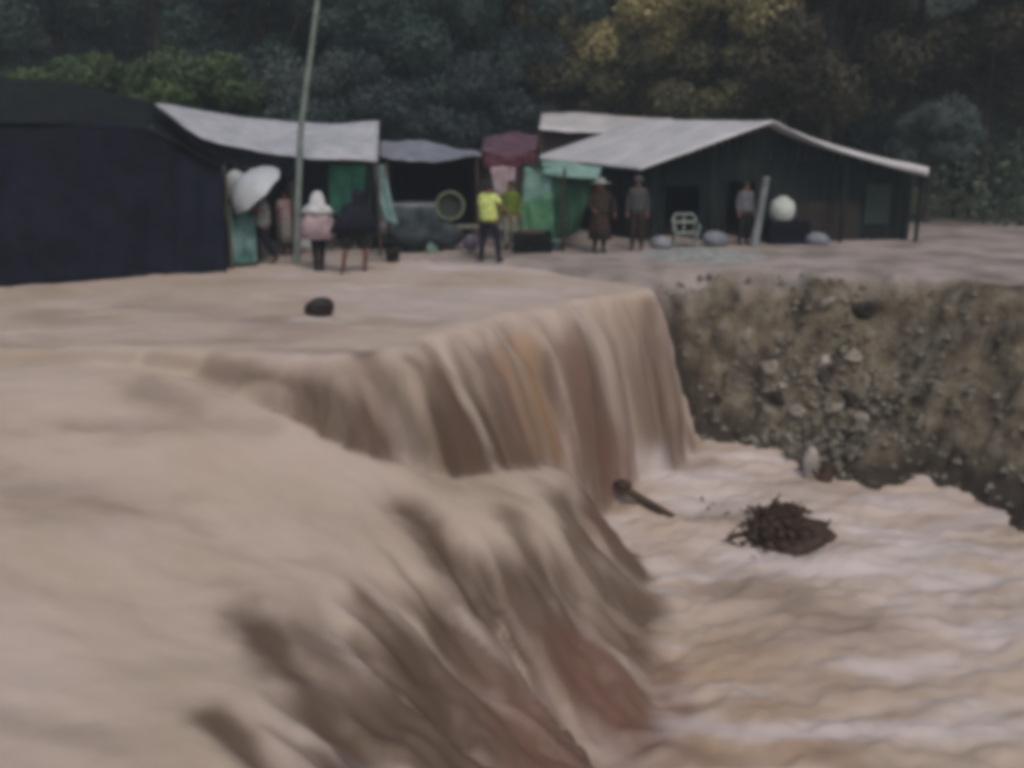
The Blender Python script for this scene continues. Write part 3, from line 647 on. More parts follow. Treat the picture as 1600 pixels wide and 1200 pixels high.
# white drum on a navy crate
t = thing('navy_crate', 'low dark navy crate against the house wall under the white drum', 'crate', P(1232, 386, z=0))
q = P(1228, 386, 23.9); cr = MB()
for k in range(4):
    for sy in (-1, 1): cr.box((q.x, q.y+sy*.27, .08+k*.15), (1.0, .03, .12))
    for sx in (-1, 1): cr.box((q.x+sx*.485, q.y, .08+k*.15), (.03, .5, .12))
cr.build('slats', T_NAVY, t); MB().box((q.x, q.y, .62), (1.0, .56, .03)).build('lid', T_NAVY, t)
t = thing('white_drum', 'rounded white plastic drum sitting on the navy crate', 'drum', (P(1223, 318, 23.9).x, 23.9, .635))
MB().lathe([(.001, 0), (.2, 0), (.28, .08), (.315, .24), (.30, .38), (.24, .5), (.15, .545), (.12, .55)], 28, Matrix.Translation(t.location)).build('body', M_PLASTIC, t)
MB().lathe([(.12, .545), (.125, .59), (.11, .60), (.001, .60)], 20, Matrix.Translation(t.location)).build('cap', M_PLASTIC, t)

q = P(596, 392, z=0); q.z = .2
tag(MB().blob(q, (.36, .3, .28), 31, .22).build('sack', T_BLACK), 'black sack on the ground behind the person in the navy poncho', 'sack')
q = P(614, 410, z=0)
t = thing('black_bucket', 'small black bucket in the shallow water right of the navy poncho', 'bucket', q)
MB().lathe([(.001, 0), (.12, 0), (.17, .24), (.182, .245), (.182, .26), (.16, .255), (.11, .03), (.001, .03)], 22, Matrix.Translation(q)).build('shell', M_BLACKP, t)
MB().tube([q+Vector((.175*math.cos(a), .04, .25+.15*math.sin(a))) for a in [math.pi*k/10 for k in range(11)]], .007, 6).build('handle', M_BLACKP, t)
q = P(500, 492, z=0)
tag(MB().blob(q+Vector((0, 0, .1)), (.25, .2, .19), 77, .18, 18, 26).build('boulder', mat('black_wet_rock', (.014, .009, .007), .4, (.006, .004, .003), 6, .6, 14)), 'black wet boulder poking out of the smooth flood near the people', 'rock')

# ------------------------------------------------------------------ people
def skin_mesh(name, nodes, edges, m, parent, sub=1):
    me = bpy.data.meshes.new(name); me.from_pydata([n[0] for n in nodes], edges, []); o = bpy.data.objects.new(name+'_tmp', me); C.objects.link(o)
    md = o.modifiers.new('s', 'SKIN'); md.use_smooth_shade = True
    sv = me.skin_vertices[0].data
    for i, n in enumerate(nodes): r = n[1]; sv[i].radius = r if hasattr(r, '__len__') else (r, r); sv[i].use_root = (i == 0)
    if sub: s = o.modifiers.new('u', 'SUBSURF'); s.levels = sub; s.render_levels = sub
    dg = bpy.context.evaluated_depsgraph_get(); nm = bpy.data.meshes.new_from_object(o.evaluated_get(dg))
    bpy.data.objects.remove(o); nm.name = name
    for p in nm.polygons: p.use_smooth = True
    nm.materials.clear(); nm.materials.append(m)
    ob = bpy.data.objects.new(name, nm); C.objects.link(ob); ob.parent = parent; return ob

def person(label, loc, rz, h=1.65, shirt=None, trousers=None, hat=None, hair=True, pose=None, sleeves='short', skirt=None, poncho=None, group=None, build=1.0, cape=None, shorts=None, barefoot=False):
    t = thing('person', label, 'person', loc, group, rz)
    k = h/1.70; w = build
    J = dict(pelvis=(0, 0, .93), spine=(0, .01, 1.12), chest=(0, .0, 1.32), neck=(0, .01, 1.45), head0=(0, -.01, 1.54), head1=(0, -.005, 1.63),
             shl=(-.17, 0, 1.38), ell=(-.23, .01, 1.11), wrl=(-.23, -.07, .87), shr=(.17, 0, 1.38), elr=(.23, .01, 1.11), wrr=(.23, -.07, .87),
             hil=(-.09, 0, .88), knl=(-.10, -.02, .49), anl=(-.11, .02, .09), tol=(-.12, -.13, .03), hir=(.09, 0, .88), knr=(.10, -.02, .49), anr=(.11, .02, .09), tor=(.12, -.13, .03))
    if pose: J.update(pose)
    J = {a: Vector(b)*k for a, b in J.items()}
    N = []; E = []; ix = {}
    def nd(key, r, p=None, par=None):
        ix[key] = len(N); N.append((tuple(p if p is not None else J[key]), tuple(q*k for q in r) if hasattr(r, '__len__') else r*k))
        if par: E.append((ix[par], ix[key]))
    nd('pelvis', (.135*w, .10*w)); nd('spine', (.125*w, .09*w), par='pelvis'); nd('chest', (.145*w, .10*w), par='spine'); nd('neck', .052, par='chest')
    nd('head0', (.068, .082), par='neck'); nd('head1', (.072, .09), par='head0')
    for s in 'lr':
        nd('sh'+s, .056, par='chest'); nd('el'+s, .042, par='sh'+s); nd('wr'+s, .028, par='el'+s)
        d = (J['wr'+s]-J['el'+s]).normalized(); sgn = -1 if s == 'l' else 1
        wv = d.cross(Vector((sgn, 0, 0))); wv = wv.normalized() if wv.length > .1 else Vector((0, -1, 0))
        palm = J['wr'+s]+d*.06*k; nd('pa'+s, (.034, .018), palm, 'wr'+s)
        for f in range(4):
            a = palm+d*.03*k+wv*(f-1.5)*.018*k; nd(f'f{f}'+s, .009, a, 'pa'+s)
            nd(f'g{f}'+s, .008, a+d*(.055-.008*abs(f-1.2))*k+Vector((-sgn*.012, 0, 0))*k, f'f{f}'+s)
        th = J['wr'+s]+d*.035*k+wv*.035*k; nd('t'+s, .011, th, 'wr'+s); nd('u'+s, .009, th+(d+wv*.5).normalized()*.04*k, 't'+s)
        nd('hi'+s, .088*w, par='pelvis'); nd('kn'+s, .058, par='hi'+s); nd('an'+s, .038, par='kn'+s); nd('to'+s, (.04, .028), par='an'+s)
    up = (J['head1']-J['head0']).normalized(); fw = Vector((0, -1, 0)); fw = (fw-up*fw.dot(up)).normalized(); rt = up.cross(fw)
    hc = (J['head0']+J['head1'])/2
    nd('nose', .012, hc+fw*.112*k-up*.005*k, 'head0')
    body = skin_mesh('body', N, E, M_SKIN, t)
    body.data.materials.append(M_EYE)
    eyes = [hc+fw*.085*k+up*.02*k+rt*sg*.03*k for sg in (-1, 1)]
    for p in body.data.polygons:
        if any((p.center-e).length < .02*k for e in eyes): p.material_index = 1
    ears = MB()
    if hair and not poncho:
        Mh = Matrix.Translation(hc-fw*.012*k)@up.to_track_quat('Z', 'Y').to_matrix().to_4x4()
        MB().lathe([(.086*k, -.035*k), (.093*k, .0), (.09*k, .05*k), (.068*k, .09*k), (.03*k, .113*k), (.001, .118*k)], 16, Mh, .03, random.Random(3)).build('hair', M_HAIR).parent = t
    if hat:
        Mh = Matrix.Translation(hc+up*.045*k)@up.to_track_quat('Z', 'Y').to_matrix().to_4x4(); br = hat[1]
        MB().lathe([(.10*k, -.02), (br, -.035), (br+.004, -.028), (.11*k, .005), (.10*k, .06*k), (.06*k, .095*k), (.001, .10*k)], 22, Mh).build('hat', hat[0]).parent = t
    if shirt:
        n2 = [(J['pelvis']-Vector((0, 0, .10))*k, (.185*w*k, .155*w*k)), (J['pelvis']+Vector((0, 0, .05))*k, (.172*w*k, .14*w*k)), (J['spine'], (.16*w*k, .13*w*k)), (J['chest'], (.17*w*k, .128*w*k)), (J['neck']-Vector((0, 0, .015))*k, .08*k)]; e2 = [(0, 1), (1, 2), (2, 3), (3, 4)]
        for s in 'lr':
            b = len(n2); n2 += [(J['sh'+s], .072*k), ((J['sh'+s].lerp(J['el'+s], .75)) if sleeves == 'short' else J['el'+s], .06*k)]; e2 += [(3, b), (b, b+1)]
            if sleeves == 'long': n2.append((J['el'+s].lerp(J['wr'+s], .92), .042*k)); e2.append((b+1, b+2))
        skin_mesh('shirt', [(tuple(a), r) for a, r in n2], e2, shirt, t)
    if trousers:
        n2 = [(J['pelvis'], (.148*w*k, .118*w*k)), (J['pelvis']+Vector((0, 0, .07))*k, (.145*w*k, .115*w*k))]; e2 = [(0, 1)]
        for s in 'lr':
            b = len(n2); n2 += [(J['hi'+s], .105*w*k), (J['kn'+s], .078*k), (J['an'+s]+Vector((0, 0, .03))*k, .06*k)]; e2 += [(0, b), (b, b+1), (b+1, b+2)]
        skin_mesh('trousers', [(tuple(a), r) for a, r in n2], e2, trousers, t)
    if shorts:
        n2 = [(J['pelvis'], (.20*w*k, .17*w*k))]; e2 = []
        for s in 'lr':
            b = len(n2); n2 += [(J['hi'+s], .15*w*k), (J['hi'+s].lerp(J['kn'+s], .95), .13*k)]; e2 += [(0, b), (b, b+1)]
        skin_mesh('shorts', [(tuple(a), r) for a, r in n2], e2, shorts, t)
    def drape(name, prof, m, seed):
        rs = random.Random(seed); n = 28; vs = []
        for cx, cy, z, rx, ry in prof:
            for q in range(n):
                a = 2*math.pi*q/n; f = 1+.06*math.sin(5*a+seed+z*2)+.04*math.sin(9*a-z*3)
                vs.append(Vector((cx+rx*math.cos(a)*f, cy+ry*math.sin(a)*f, z))*k)
        fs = [(i*n+q, i*n+(q+1) % n, (i+1)*n+(q+1) % n, (i+1)*n+q) for i in range(len(prof)-1) for q in range(n)]
        mb = MB(); mb.add(vs, fs, True); o = mb.build(name, m); o.parent = t
        sd = o.modifiers.new('thick', 'SOLIDIFY'); sd.thickness = .012
    if skirt: drape('skirt', [(0, 0, .98, .15, .12), (0, 0, .85, .19, .16), (0, 0, .6, .23, .2), (0, 0, .32, .25, .22)], skirt, 4)
    if poncho:
        c, bot, wid = poncho; h0 = J['head1']/k; ch = J['chest']/k; pl = J['pelvis']/k
        drape('poncho', [(h0.x, h0.y, h0.z+.125, .012, .012), (h0.x, h0.y, h0.z+.10, .07, .08), (h0.x, h0.y+.01, h0.z, .115, .125), (h0.x, h0.y+.03, h0.z-.13, .105, .11), (ch.x, ch.y, ch.z+.08, .19, .14), (ch.x, ch.y, ch.z-.05, .265, .2),
                         ((ch.x+pl.x)/2, (ch.y+pl.y)/2, (ch.z+pl.z)/2, (.27+wid)/2, .24), (pl.x, pl.y, bot, wid, .27)], c, 6)
    if cape:
        h0 = J['head1']/k; ch = J['chest']/k
        drape('hooded_cape', [(h0.x, h0.y, h0.z+.14, .012, .012), (h0.x, h0.y, h0.z+.115, .08, .09), (h0.x, h0.y+.01, h0.z, .135, .145), (h0.x, h0.y+.03, h0.z-.12, .15, .15), (ch.x, ch.y, ch.z+.08, .27, .2), (ch.x, ch.y, ch.z-.03, .34, .25)], cape, 9)
    for s in ('' if barefoot else 'lr'):
        a, b = J['an'+s], J['to'+s]
        skin_mesh('boot', [(tuple(a+Vector((0, 0, .10))*k), .052*k), (tuple(a-Vector((0, 0, .02))*k), .052*k), (tuple(b+Vector((0, 0, .015))*k), (.05*k, .036*k))], [(0, 1), (1, 2)], M_SHOE, t)
    return t

C_BLACK = cloth('black_cloth', (.012, .011, .012)); C_NAVY = cloth('dark_navy_cloth', (.008, .009, .02)); C_GREY = cloth('grey_cloth', (.27, .27, .25))
C_YEL = cloth('bright_yellow_green_cloth', (.62, .70, .22)); C_OLIVE = cloth('olive_green_cloth', (.12, .17, .02)); C_CREAM = cloth('cream_cloth', (.24, .25, .19))
C_PINK = cloth('mauve_pink_cloth', (.42, .32, .34)); C_ROSE = cloth('dusty_rose_cloth', (.34, .24, .25)); C_BROWN = cloth('dark_brown_cloth', (.035, .02, .015)); C_DGREY = cloth('charcoal_cloth', (.065, .062, .065)); C_WHITE = cloth('off_white_cloth', (.55, .55, .56))
stand = lambda px, py: (lambda q: Vector((q.x, q.y, gz(q.x, q.y)+.01)))(P(px, py, z=0))

# umbrella carrier
bent = dict(spine=(0, -.04, 1.12), chest=(0, -.14, 1.29), neck=(0, -.2, 1.4), head0=(0, -.25, 1.47), head1=(0, -.27, 1.55), shl=(-.17, -.15, 1.34), shr=(.17, -.15, 1.34))
loc = stand(415, 413)
person('person in a grey shirt and dark trousers walking under the pale umbrella', loc, R(-60), 1.62, C_GREY, C_NAVY, sleeves='short', build=1.35,
       pose=dict(knl=(-.1, -.16, .52), anl=(-.1, -.1, .1), tol=(-.1, -.24, .04), knr=(.1, .02, .5), anr=(.1, .22, .12), tor=(.1, .1, .03), elr=(.26, -.12, 1.2), wrr=(.16, -.28, 1.33), ell=(-.26, -.1, 1.17), wrl=(-.14, -.26, 1.30)))
uc = P(398, 296, loc.y-.1)
t = thing('umbrella', 'pale grey umbrella tilted left over the person in a grey shirt', 'umbrella', uc)
ax = Vector((-.62, -.35, .78)).normalized(); q4 = ax.to_track_quat('Z', 'Y').to_matrix().to_4x4(); Mu = Matrix.Translation(uc)@q4
can = MB(); n = 32; prof = [(.68, -.08), (.62, .07), (.48, .21), (.30, .31), (.11, .365), (.001, .38)]; vs = []
for r_, z_ in prof:
    for k in range(n):
        a = 2*math.pi*k/n; s_ = 1-.045*abs(math.sin(4*a)); vs.append(Mu@Vector((r_*s_*math.cos(a), r_*s_*math.sin(a), z_+.02*abs(math.sin(4*a))*(r_/.68))))
can.add(vs, [(i*n+k, i*n+(k+1) % n, (i+1)*n+(k+1) % n, (i+1)*n+k) for i in range(5) for k in range(n)], True)
can.build('canopy', mat('pale_umbrella_cloth', (.42, .44, .47), .6, (.34, .36, .38), 2), t)
MB().tube([Mu@Vector((0, 0, .40)), Mu@Vector((0, 0, -.55))], .011, 8).build('shaft', M_BLACKP, t)
for k in range(8):
    a = 2*math.pi*k/8; MB().tube([Mu@Vector((r_*math.cos(a)*.99, r_*math.sin(a)*.99, z_-.012)) for r_, z_ in prof[:-1]], .004, 5).build('rib', M_BLACKP, t)

person('person in dusty rose top and grey skirt standing between the umbrella and the pink poncho', stand(451, 404), R(10), 1.45, C_ROSE, None, skirt=cloth('taupe_cloth', (.24, .22, .21)), hair=True, build=1.25)
person('person in a pale mauve pink hooded poncho and black trousers, back to the flood', stand(499, 422), R(170), 1.66, C_PINK, C_BLACK, poncho=(C_PINK, .74, .40), cape=C_WHITE,
       pose=dict(spine=(0, -.02, 1.12), chest=(0, -.06, 1.30), neck=(0, -.08, 1.42), head0=(0, -.11, 1.5), head1=(0, -.12, 1.57), knl=(-.08, -.02, .49), anl=(-.06, .02, .09), tol=(-.07, -.13, .03), knr=(.08, -.02, .49), anr=(.06, .02, .09), tor=(.07, -.13, .03)))
C_SHORTS = C_BLACK
person('person in a dark navy hooded poncho and black shorts, bare legs apart in the flood', stand(556, 426), R(20), 1.76, C_NAVY, None, poncho=(C_NAVY, .86, .47), skirt=None, shorts=C_BLACK, barefoot=True,
       pose=dict(spine=(0, -.02, 1.12), chest=(.03, -.08, 1.30), neck=(.05, -.11, 1.43), head0=(.06, -.15, 1.51), head1=(.07, -.17, 1.59), hil=(-.12, 0, .86), knl=(-.22, -.16, .50), anl=(-.27, .0, .08), tol=(-.31, -.13, .02), hir=(.12, 0, .86), knr=(.2, -.14, .49), anr=(.17, .02, .08), tor=(.2, -.11, .02)))
person('person in a bright yellow shirt and dark trousers, legs wide apart at the flood edge', stand(764, 412), R(150), 1.74, C_YEL, C_NAVY, sleeves='short', build=1.35,
       pose=dict(hil=(-.1, 0, .88), knl=(-.17, -.05, .5), anl=(-.25, .0, .09), tol=(-.3, -.13, .03), knr=(.14, .0, .49), anr=(.17, .05, .09), tor=(.2, -.1, .03), ell=(-.33, -.02, 1.17), wrl=(-.42, -.15, 1.0), elr=(.3, -.05, 1.15), wrr=(.25, -.22, 1.05)))
person('person in an olive green top and cream trousers behind the yellow shirt', stand(798, 398), R(-20), 1.6, C_OLIVE, C_CREAM, sleeves='long', build=1.3)
person('person in dark brown clothes and a wide pale hat in front of the green stall', stand(936, 402), R(15), 1.66, C_BROWN, C_BROWN, skirt=C_BROWN, hat=(mat('pale_straw', (.26, .27, .25), .8), .25), sleeves='long', build=1.5,
       pose=dict(ell=(-.30, -.02, 1.13), wrl=(-.22, -.2, 1.0), elr=(.32, -.02, 1.13), wrr=(.3, -.15, .9)))
person('person in charcoal grey clothes standing at the left corner of the dark house', stand(994, 398), R(-10), 1.68, C_DGREY, C_BROWN, hat=(C_DGREY, .12), sleeves='long', build=1.35)
person('person in a grey shirt sitting idle beside the whitewashed leaning post', stand(1160, 390), R(20), 1.52, cloth('dim_grey_cloth', (.12, .12, .135)), C_BLACK, sleeves='long', build=1.35)
bpy.data.objects['person'].users_collection
for o_ in C.objects:
    if o_.get('label', '').startswith('person in a grey shirt sitting idle'): o_['label'] = 'person in a grey shirt and black trousers beside the whitewashed leaning post'

# ------------------------------------------------------------------ rocks and debris
def rock(px, py, r, m, label, seed, zoff=0, depth=None, name='rock', group=None):
    # stands on the bank face where the view line meets the ground
    v = P(px, py, depth=1)-Vector((0, 0, 3)); tt = np.linspace(8, 30, 2200)
    g = ground_h(v.x*tt, v.y*tt)[0]; i = int(np.argmax((3+v.z*tt) < g)); q = Vector((v.x*tt[i], v.y*tt[i], g[i]+zoff))
    o = MB().stone((0, 0, 0), (r[0]*1.15, r[1]*1.0, r[2]*.95), seed).build(name, m); o.location = q; o.rotation_euler = (seed*.7 % 1, seed*.3 % 1, seed*1.3)
    return tag(o, label, 'rock', group)
G_ = 'loose rocks on the earth bank'
rocks = [(1165, 527, .11, 1, 'small pale rock high on the bank, left of all the others'), (1200, 575, .17, 1, 'bright pale rock in the middle of the bank'), (1215, 622, .17, 0, 'dark rock below the bright pale rock'),
         (1222, 606, .11, 1, 'pale rock resting on top of a dark one mid bank'), (1246, 645, .14, 1, 'pale flat rock lowest of the middle cluster'), (1285, 570, .17, 1, 'greyish rock right of the bright pale rock'),
         (1287, 594, .17, 0, 'black wet rock tucked under the greyish rock'), (1302, 640, .16, 1, 'pale angular rock right of the lowest cluster'), (1325, 625, .19, 0, 'dark brown rock at the right of the cluster'),
         (1290, 476, .14, 1, 'lone pale rock near the top of the bank'), (1345, 655, .14, 1, 'grey rock far right of the cluster'), (1330, 560, .14, 1, 'grey rock high at the right of the bank'),
         (1230, 690, .2, 1, 'large dull grey rock just above the waterline'), (1040, 765, .13, 0, 'brown rock in the pool right of the sunken plank'), (1350, 490, .22, 0, 'black rock under the bank rim at the right')]
for i, (px, py, r, li, lab) in enumerate(rocks):
    rock(px, py, (r*1.15, r, r*.8), M_ROCK_L if li else M_ROCK_D, lab, i+3, r*.12, group=G_)
def lowz(px, py, z=-3.3): return P(px, py, z=z)
# pale and dark uprights at the waterline
q = lowz(1265, 745, -3.2); o = MB().blob((0, 0, .22), (.13, .11, .36), 55, .2).build('rock', mat('chalky_rock', (.40, .36, .33), .8, (.25, .22, .2), 5, .6, 12)); o.location = q; tag(o, 'upright chalky rock at the waterline beside the dark stump', 'rock')
q = lowz(1287, 756, -3.25)
t = thing('stump', 'short dark brown stump leaning at the waterline below the bank', 'stump', q)
MB().tube([q+Vector((-.03, 0, -.3)), q+Vector((.0, 0, .1)), q+Vector((.1, .03, .38))], [.17, .15, .13], 10).build('trunk', M_WETWOOD, t)
MB().tube([q+Vector((.02, 0, .1)), q+Vector((-.18, -.05, .2)), q+Vector((-.25, -.05, .3))], [.05, .035, .02], 7).build('branch', M_WETWOOD, t)
# plank
t = thing('driftwood_plank', 'long dark plank slanting out of the foaming pool', 'plank', lowz(1000, 785, -3.3))
a_ = lowz(968, 762, -3.05); b_ = lowz(1052, 812, -3.42); d_ = (b_-a_)
rotm = Matrix((d_.normalized(), Vector((0, 0, 1)).cross(d_).normalized(), d_.normalized().cross(Vector((0, 0, 1)).cross(d_).normalized()))).transposed()
MB().box((a_+b_)/2+Vector((0, 0, .03)), (d_.length, .16, .07), rotm).build('board', M_WETWOOD, t)
MB().blob(a_+Vector((.05, 0, .05)), (.16, .12, .09), 4, .3).build('broken_end', M_WETWOOD, t)
# brush pile
t = thing('brush_pile', 'tangled dark brown heap of branches and leaves stranded in the lower pool', 'debris', lowz(1215, 840, -3.35))
rs = random.Random(12); br = MB(); lf = MB()
for i in range(280):
    px = rs.gauss(1222, 36); py = 832+rs.gauss(0, 14)
    if i % 4 == 0: px = rs.uniform(1090, 1200); py = 790+(px-1090)*.25+rs.gauss(0, 6)
    q = lowz(px, py, -3.42); h_ = max(.03, .34*math.exp(-((px-1222)/50)**2)); q.z += rs.uniform(0, h_)
    d_ = Vector((rs.gauss(0, 1), rs.gauss(0, .6), rs.gauss(0, .3))).normalized()*rs.uniform(.15, .45)
    br.tube([q-d_*.5, q+Vector((0, 0, rs.uniform(-.05, .05))), q+d_*.5], [.02, .016, .006], 5)
for i in range(2600):
    a = rs.gauss(1224, 27); py = 832+rs.gauss(0, 11)
    if i % 7 == 0: a = rs.uniform(1095, 1200); py = 792+(a-1090)*.25+rs.gauss(0, 5)
    q = lowz(a, py, -3.42); h_ = max(.03, .32*math.exp(-((a-1222)/50)**2)); q.z += rs.uniform(0, h_)
    u = Vector((rs.gauss(0, 1), rs.gauss(0, 1), rs.gauss(0, .7))).normalized()*.045; v_ = Vector((rs.gauss(0, 1), rs.gauss(0, 1), rs.gauss(0, .7))).normalized()*.05
    lf.add([q-u-v_, q+u-v_, q+u+v_, q-u+v_], [(0, 1, 2, 3)])
br.blob(lowz(1225, 836, -3.45), (.85, .75, .24), 9, .45).blob(lowz(1180, 845, -3.45), (.5, .25, .09), 11, .3)
br.build('branches', M_WETWOOD, t); lf.build('dead_leaves', mat('sodden_leaves', (.085, .05, .03), .7, (.035, .02, .012), 9), t)
# small stones scattered over the bank: nobody could count them
st = MB(); rs = random.Random(5); xs_ = []; ys_ = []
while len(xs_) < 3600:
    x, y = (rs.gauss(5.6, 1.1), rs.gauss(17.2, .8)) if len(xs_) % 3 else (rs.uniform(2.8, 10.5), rs.uniform(9, 20)); xs_.append(x); ys_.append(y)
gg, kk = ground_h(np.array(xs_), np.array(ys_))
for x, y, g, k_ in zip(xs_, ys_, gg, kk):
    if k_ > .9 and -3.4 < g < -.02:
        r = rs.choice((.02, .03, .03, .045, .06, .09)); c = Vector((x, y, g+r*.3)); a0 = rs.uniform(0, 6)
        vs = [c+Vector((math.cos(a0+j*1.26)*r*rs.uniform(.7, 1.3), math.sin(a0+j*1.26)*r*rs.uniform(.7, 1.3), -r*.3)) for j in range(5)]+[c+Vector((rs.uniform(-.4, .4)*r, rs.uniform(-.4, .4)*r, r*.8))]
        st.add(vs, [(j, (j+1) % 5, 5) for j in range(5)])
tag(st.build('gravel', mat('bank_gravel', (.20, .18, .145), .85, (.055, .045, .032), 5)), 'stones and rubble scattered over the eroded bank', None, kind='stuff')
# pale gravel bar on the brink by the house
gb = MB(); gx2 = np.linspace(2.6, 6.2, 50); gy2 = np.linspace(19.3, 23.4, 46); XX, YY = np.meshgrid(gx2, gy2)
ZZ = ground_h(XX, YY)[0]-.06+.2*np.exp(-(((XX-4.3)/1.1)**2+((YY-21.6)/1.0)**2))+.03*fbm(XX*6, YY*6, 3, 120)
o = grid_mesh('gravel_bar', gx2, gy2, ZZ, mat('pale_gravel', (.33, .34, .32), .85, (.20, .20, .19), 5, .8, 40)); tag(o, 'low bar of pale grey gravel at the top of the bank', None, kind='stuff')

# ------------------------------------------------------------------ trees
def leaf_mat(name, c1, c2):
    m = mat(name, c1, .65, c2, 1.1, 0, detail=3, contrast=(.38, .62)); return m
L_TEAL = leaf_mat('dark_teal_foliage', (.050, .085, .070), (.024, .046, .044)); L_GREEN = leaf_mat('fresh_green_foliage', (.062, .095, .032), (.03, .052, .02))
L_OLIVE = leaf_mat('yellow_olive_foliage', (.42, .37, .17), (.26, .215, .10)); L_BROWN = leaf_mat('brown_olive_foliage', (.060, .048, .022), (.022, .022, .014))
L_GREYG = leaf_mat('dusty_grey_green_foliage', (.075, .095, .085), (.04, .055, .05))
M_BARK = mat('bark', (.06, .05, .04), .85, (.03, .025, .02), 6, .6, 20)
def make_tree(h, crown_r, crown_z, leafmat, label, seed, leaves=9000, ls=.16, squash=1.0):
    rs = np.random.RandomState(seed); rr = random.Random(seed)
    t = thing('broadleaf_tree', label, 'tree')
    tr = MB(); top = Vector((rr.uniform(-.3, .3), rr.uniform(-.3, .3), h*.75))
    tr.tube([(0, 0, -.4), (.05, .02, h*.25), tuple(top*.6), tuple(top)], [h*.028, h*.022, h*.015, h*.006], 9)
    cl = []
    for i in range(34):
        d = Vector((rr.gauss(0, 1), rr.gauss(0, 1), rr.gauss(0, 1))).normalized(); q = rr.uniform(.35, 1)**.6
        c = Vector((d.x*crown_r*q, d.y*crown_r*q, crown_z+d.z*crown_r*q*squash)); cl.append((c, rr.uniform(.22, .42)*crown_r))
        if i < 14:
            s0 = top*rr.uniform(.35, .95); tr.tube([s0, s0.lerp(c, .5)+Vector((0, 0, .15)), c], [h*.009, h*.006, h*.002], 5, False)
    tr.build('trunk', M_BARK, t)
    w = np.array([r**2 for _, r in cl]); idx = rs.choice(len(cl), leaves, p=w/w.sum())
    cc = np.array([tuple(c) for c, _ in cl])[idx]; rad = np.array([r for _, r in cl])[idx]
    d = rs.normal(size=(leaves, 3)); d /= np.linalg.norm(d, axis=1)[:, None]; p = cc+d*(rad*rs.uniform(.45, 1.05, leaves)**.7)[:, None]*np.array([1, 1, .75])
    u = rs.normal(size=(leaves, 3)); u /= np.linalg.norm(u, axis=1)[:, None]; v = np.cross(u, d+.3*rs.normal(size=(leaves, 3))); v /= np.linalg.norm(v, axis=1)[:, None]+1e-6
    s_ = ls*rs.uniform(.6, 1.3, leaves)[:, None]
    V = np.stack([p-u*s_*.5, p+v*s_*.35, p+u*s_*.6, p-v*s_*.35], 1).reshape(-1, 3)
    me = bpy.data.meshes.new('crown'); me.vertices.add(len(V)); me.vertices.foreach_set('co', V.ravel())
    me.loops.add(leaves*4); me.loops.foreach_set('vertex_index', np.arange(leaves*4, dtype=np.int32)); me.polygons.add(leaves); me.polygons.foreach_set('loop_start', np.arange(0, leaves*4, 4, dtype=np.int32))
    me.update(calc_edges=True); me.materials.append(leafmat); o = bpy.data.objects.new('crown', me); C.objects.link(o); o.parent = t
    return t
def put_tree(proto, first, px, depth, sc, rz, label):
    q = P(px, 300, depth); z = gz(q.x, q.y)
    if first: o = proto; o.location = (q.x, q.y, z); o.rotation_euler = (0, 0, rz); o.scale = (sc,)*3
    else: o = copy_thing(proto, (q.x, q.y, z), rz, sc)
    o['label'] = label; o['group'] = 'trees on the slope behind the market'
TG = make_tree(9.5, 3.3, 6.0, L_TEAL, '', 1, 32000, .16)
for i, (px, dp, sc, rz, lab) in enumerate([(-60, 36, 1.0, 0, 'dark teal tree beyond the left edge of the shelter'), (120, 40, 1.15, 1, 'dark teal tree behind and left of the fresh green bush'), (265, 44, 1.2, 2, 'tall dark teal tree above the fresh green bush'),
        (420, 36, .95, 3, 'dark teal tree directly left of the leaning pole'), (545, 39, 1.05, 4, 'dark teal tree just right of the leaning pole'), (650, 35, .85, 5, 'dark teal tree above the low grey awning'),
        (735, 40, 1.1, .6, 'dark teal tree above the maroon awning'), (830, 37, .9, 1.8, 'dark teal tree left of the yellow olive trees'), (600, 50, 1.2, 2.2, 'tallest dark tree high on the slope in the middle'), (350, 52, 1.2, 2.9, 'dark tree high on the slope left of the pole'),
        (780, 52, 1.15, 5.2, 'dark tree high on the slope right of the middle')]):
    put_tree(TG, i == 0, px, dp, sc, rz, lab)
TF = make_tree(5.0, 2.1, 3.2, L_GREEN, '', 2, 16000, .14, .8)
for i, (px, dp, sc, rz, lab) in enumerate([(315, 30, 1.0, 0, 'fresh green bushy tree behind the left end of the white awning'), (140, 31, 1.0, 2, 'fresh green bushy tree behind the navy shelter')]): put_tree(TF, i == 0, px, dp, sc, rz, lab)
TO = make_tree(9.5, 3.2, 6.3, L_OLIVE, '', 3, 34000, .16, .95)
for i, (px, dp, sc, rz, lab) in enumerate([(960, 37, 1.0, 0, 'yellow olive tree above the rear white roof'), (1120, 36.5, 1.02, 2, 'yellow olive tree above the ridge of the dark house'), (1045, 42, 1.1, 4, 'taller yellow olive tree standing behind the other two'), (895, 40, .85, 5, 'yellow olive tree furthest left, above the left end of the rear roof')]): put_tree(TO, i == 0, px, dp, sc, rz, lab)
TM = make_tree(5.2, 2.5, 3.0, leaf_mat('olive_brown_foliage', (.12, .115, .055), (.065, .06, .035)), '', 8, 22000, .14, .8)
for i, (px, dp, sc, rz, lab) in enumerate([(890, 37.5, 1.0, 0, 'low olive brown tree behind the left end of the rear white roof'), (1000, 37.8, 1.1, 1, 'low olive brown tree behind the middle of the rear white roof'), (1110, 36, 1.0, 2, 'low olive brown tree just above the house ridge'),
        (1215, 35.5, 1.1, 3, 'low olive brown tree behind the house gable peak'), ]): put_tree(TM, i == 0, px, dp, sc, rz, lab)
TD = make_tree(5.2, 2.5, 3.0, leaf_mat('slate_green_foliage', (.035, .052, .052), (.02, .03, .034)), '', 18, 20000, .14, .8)
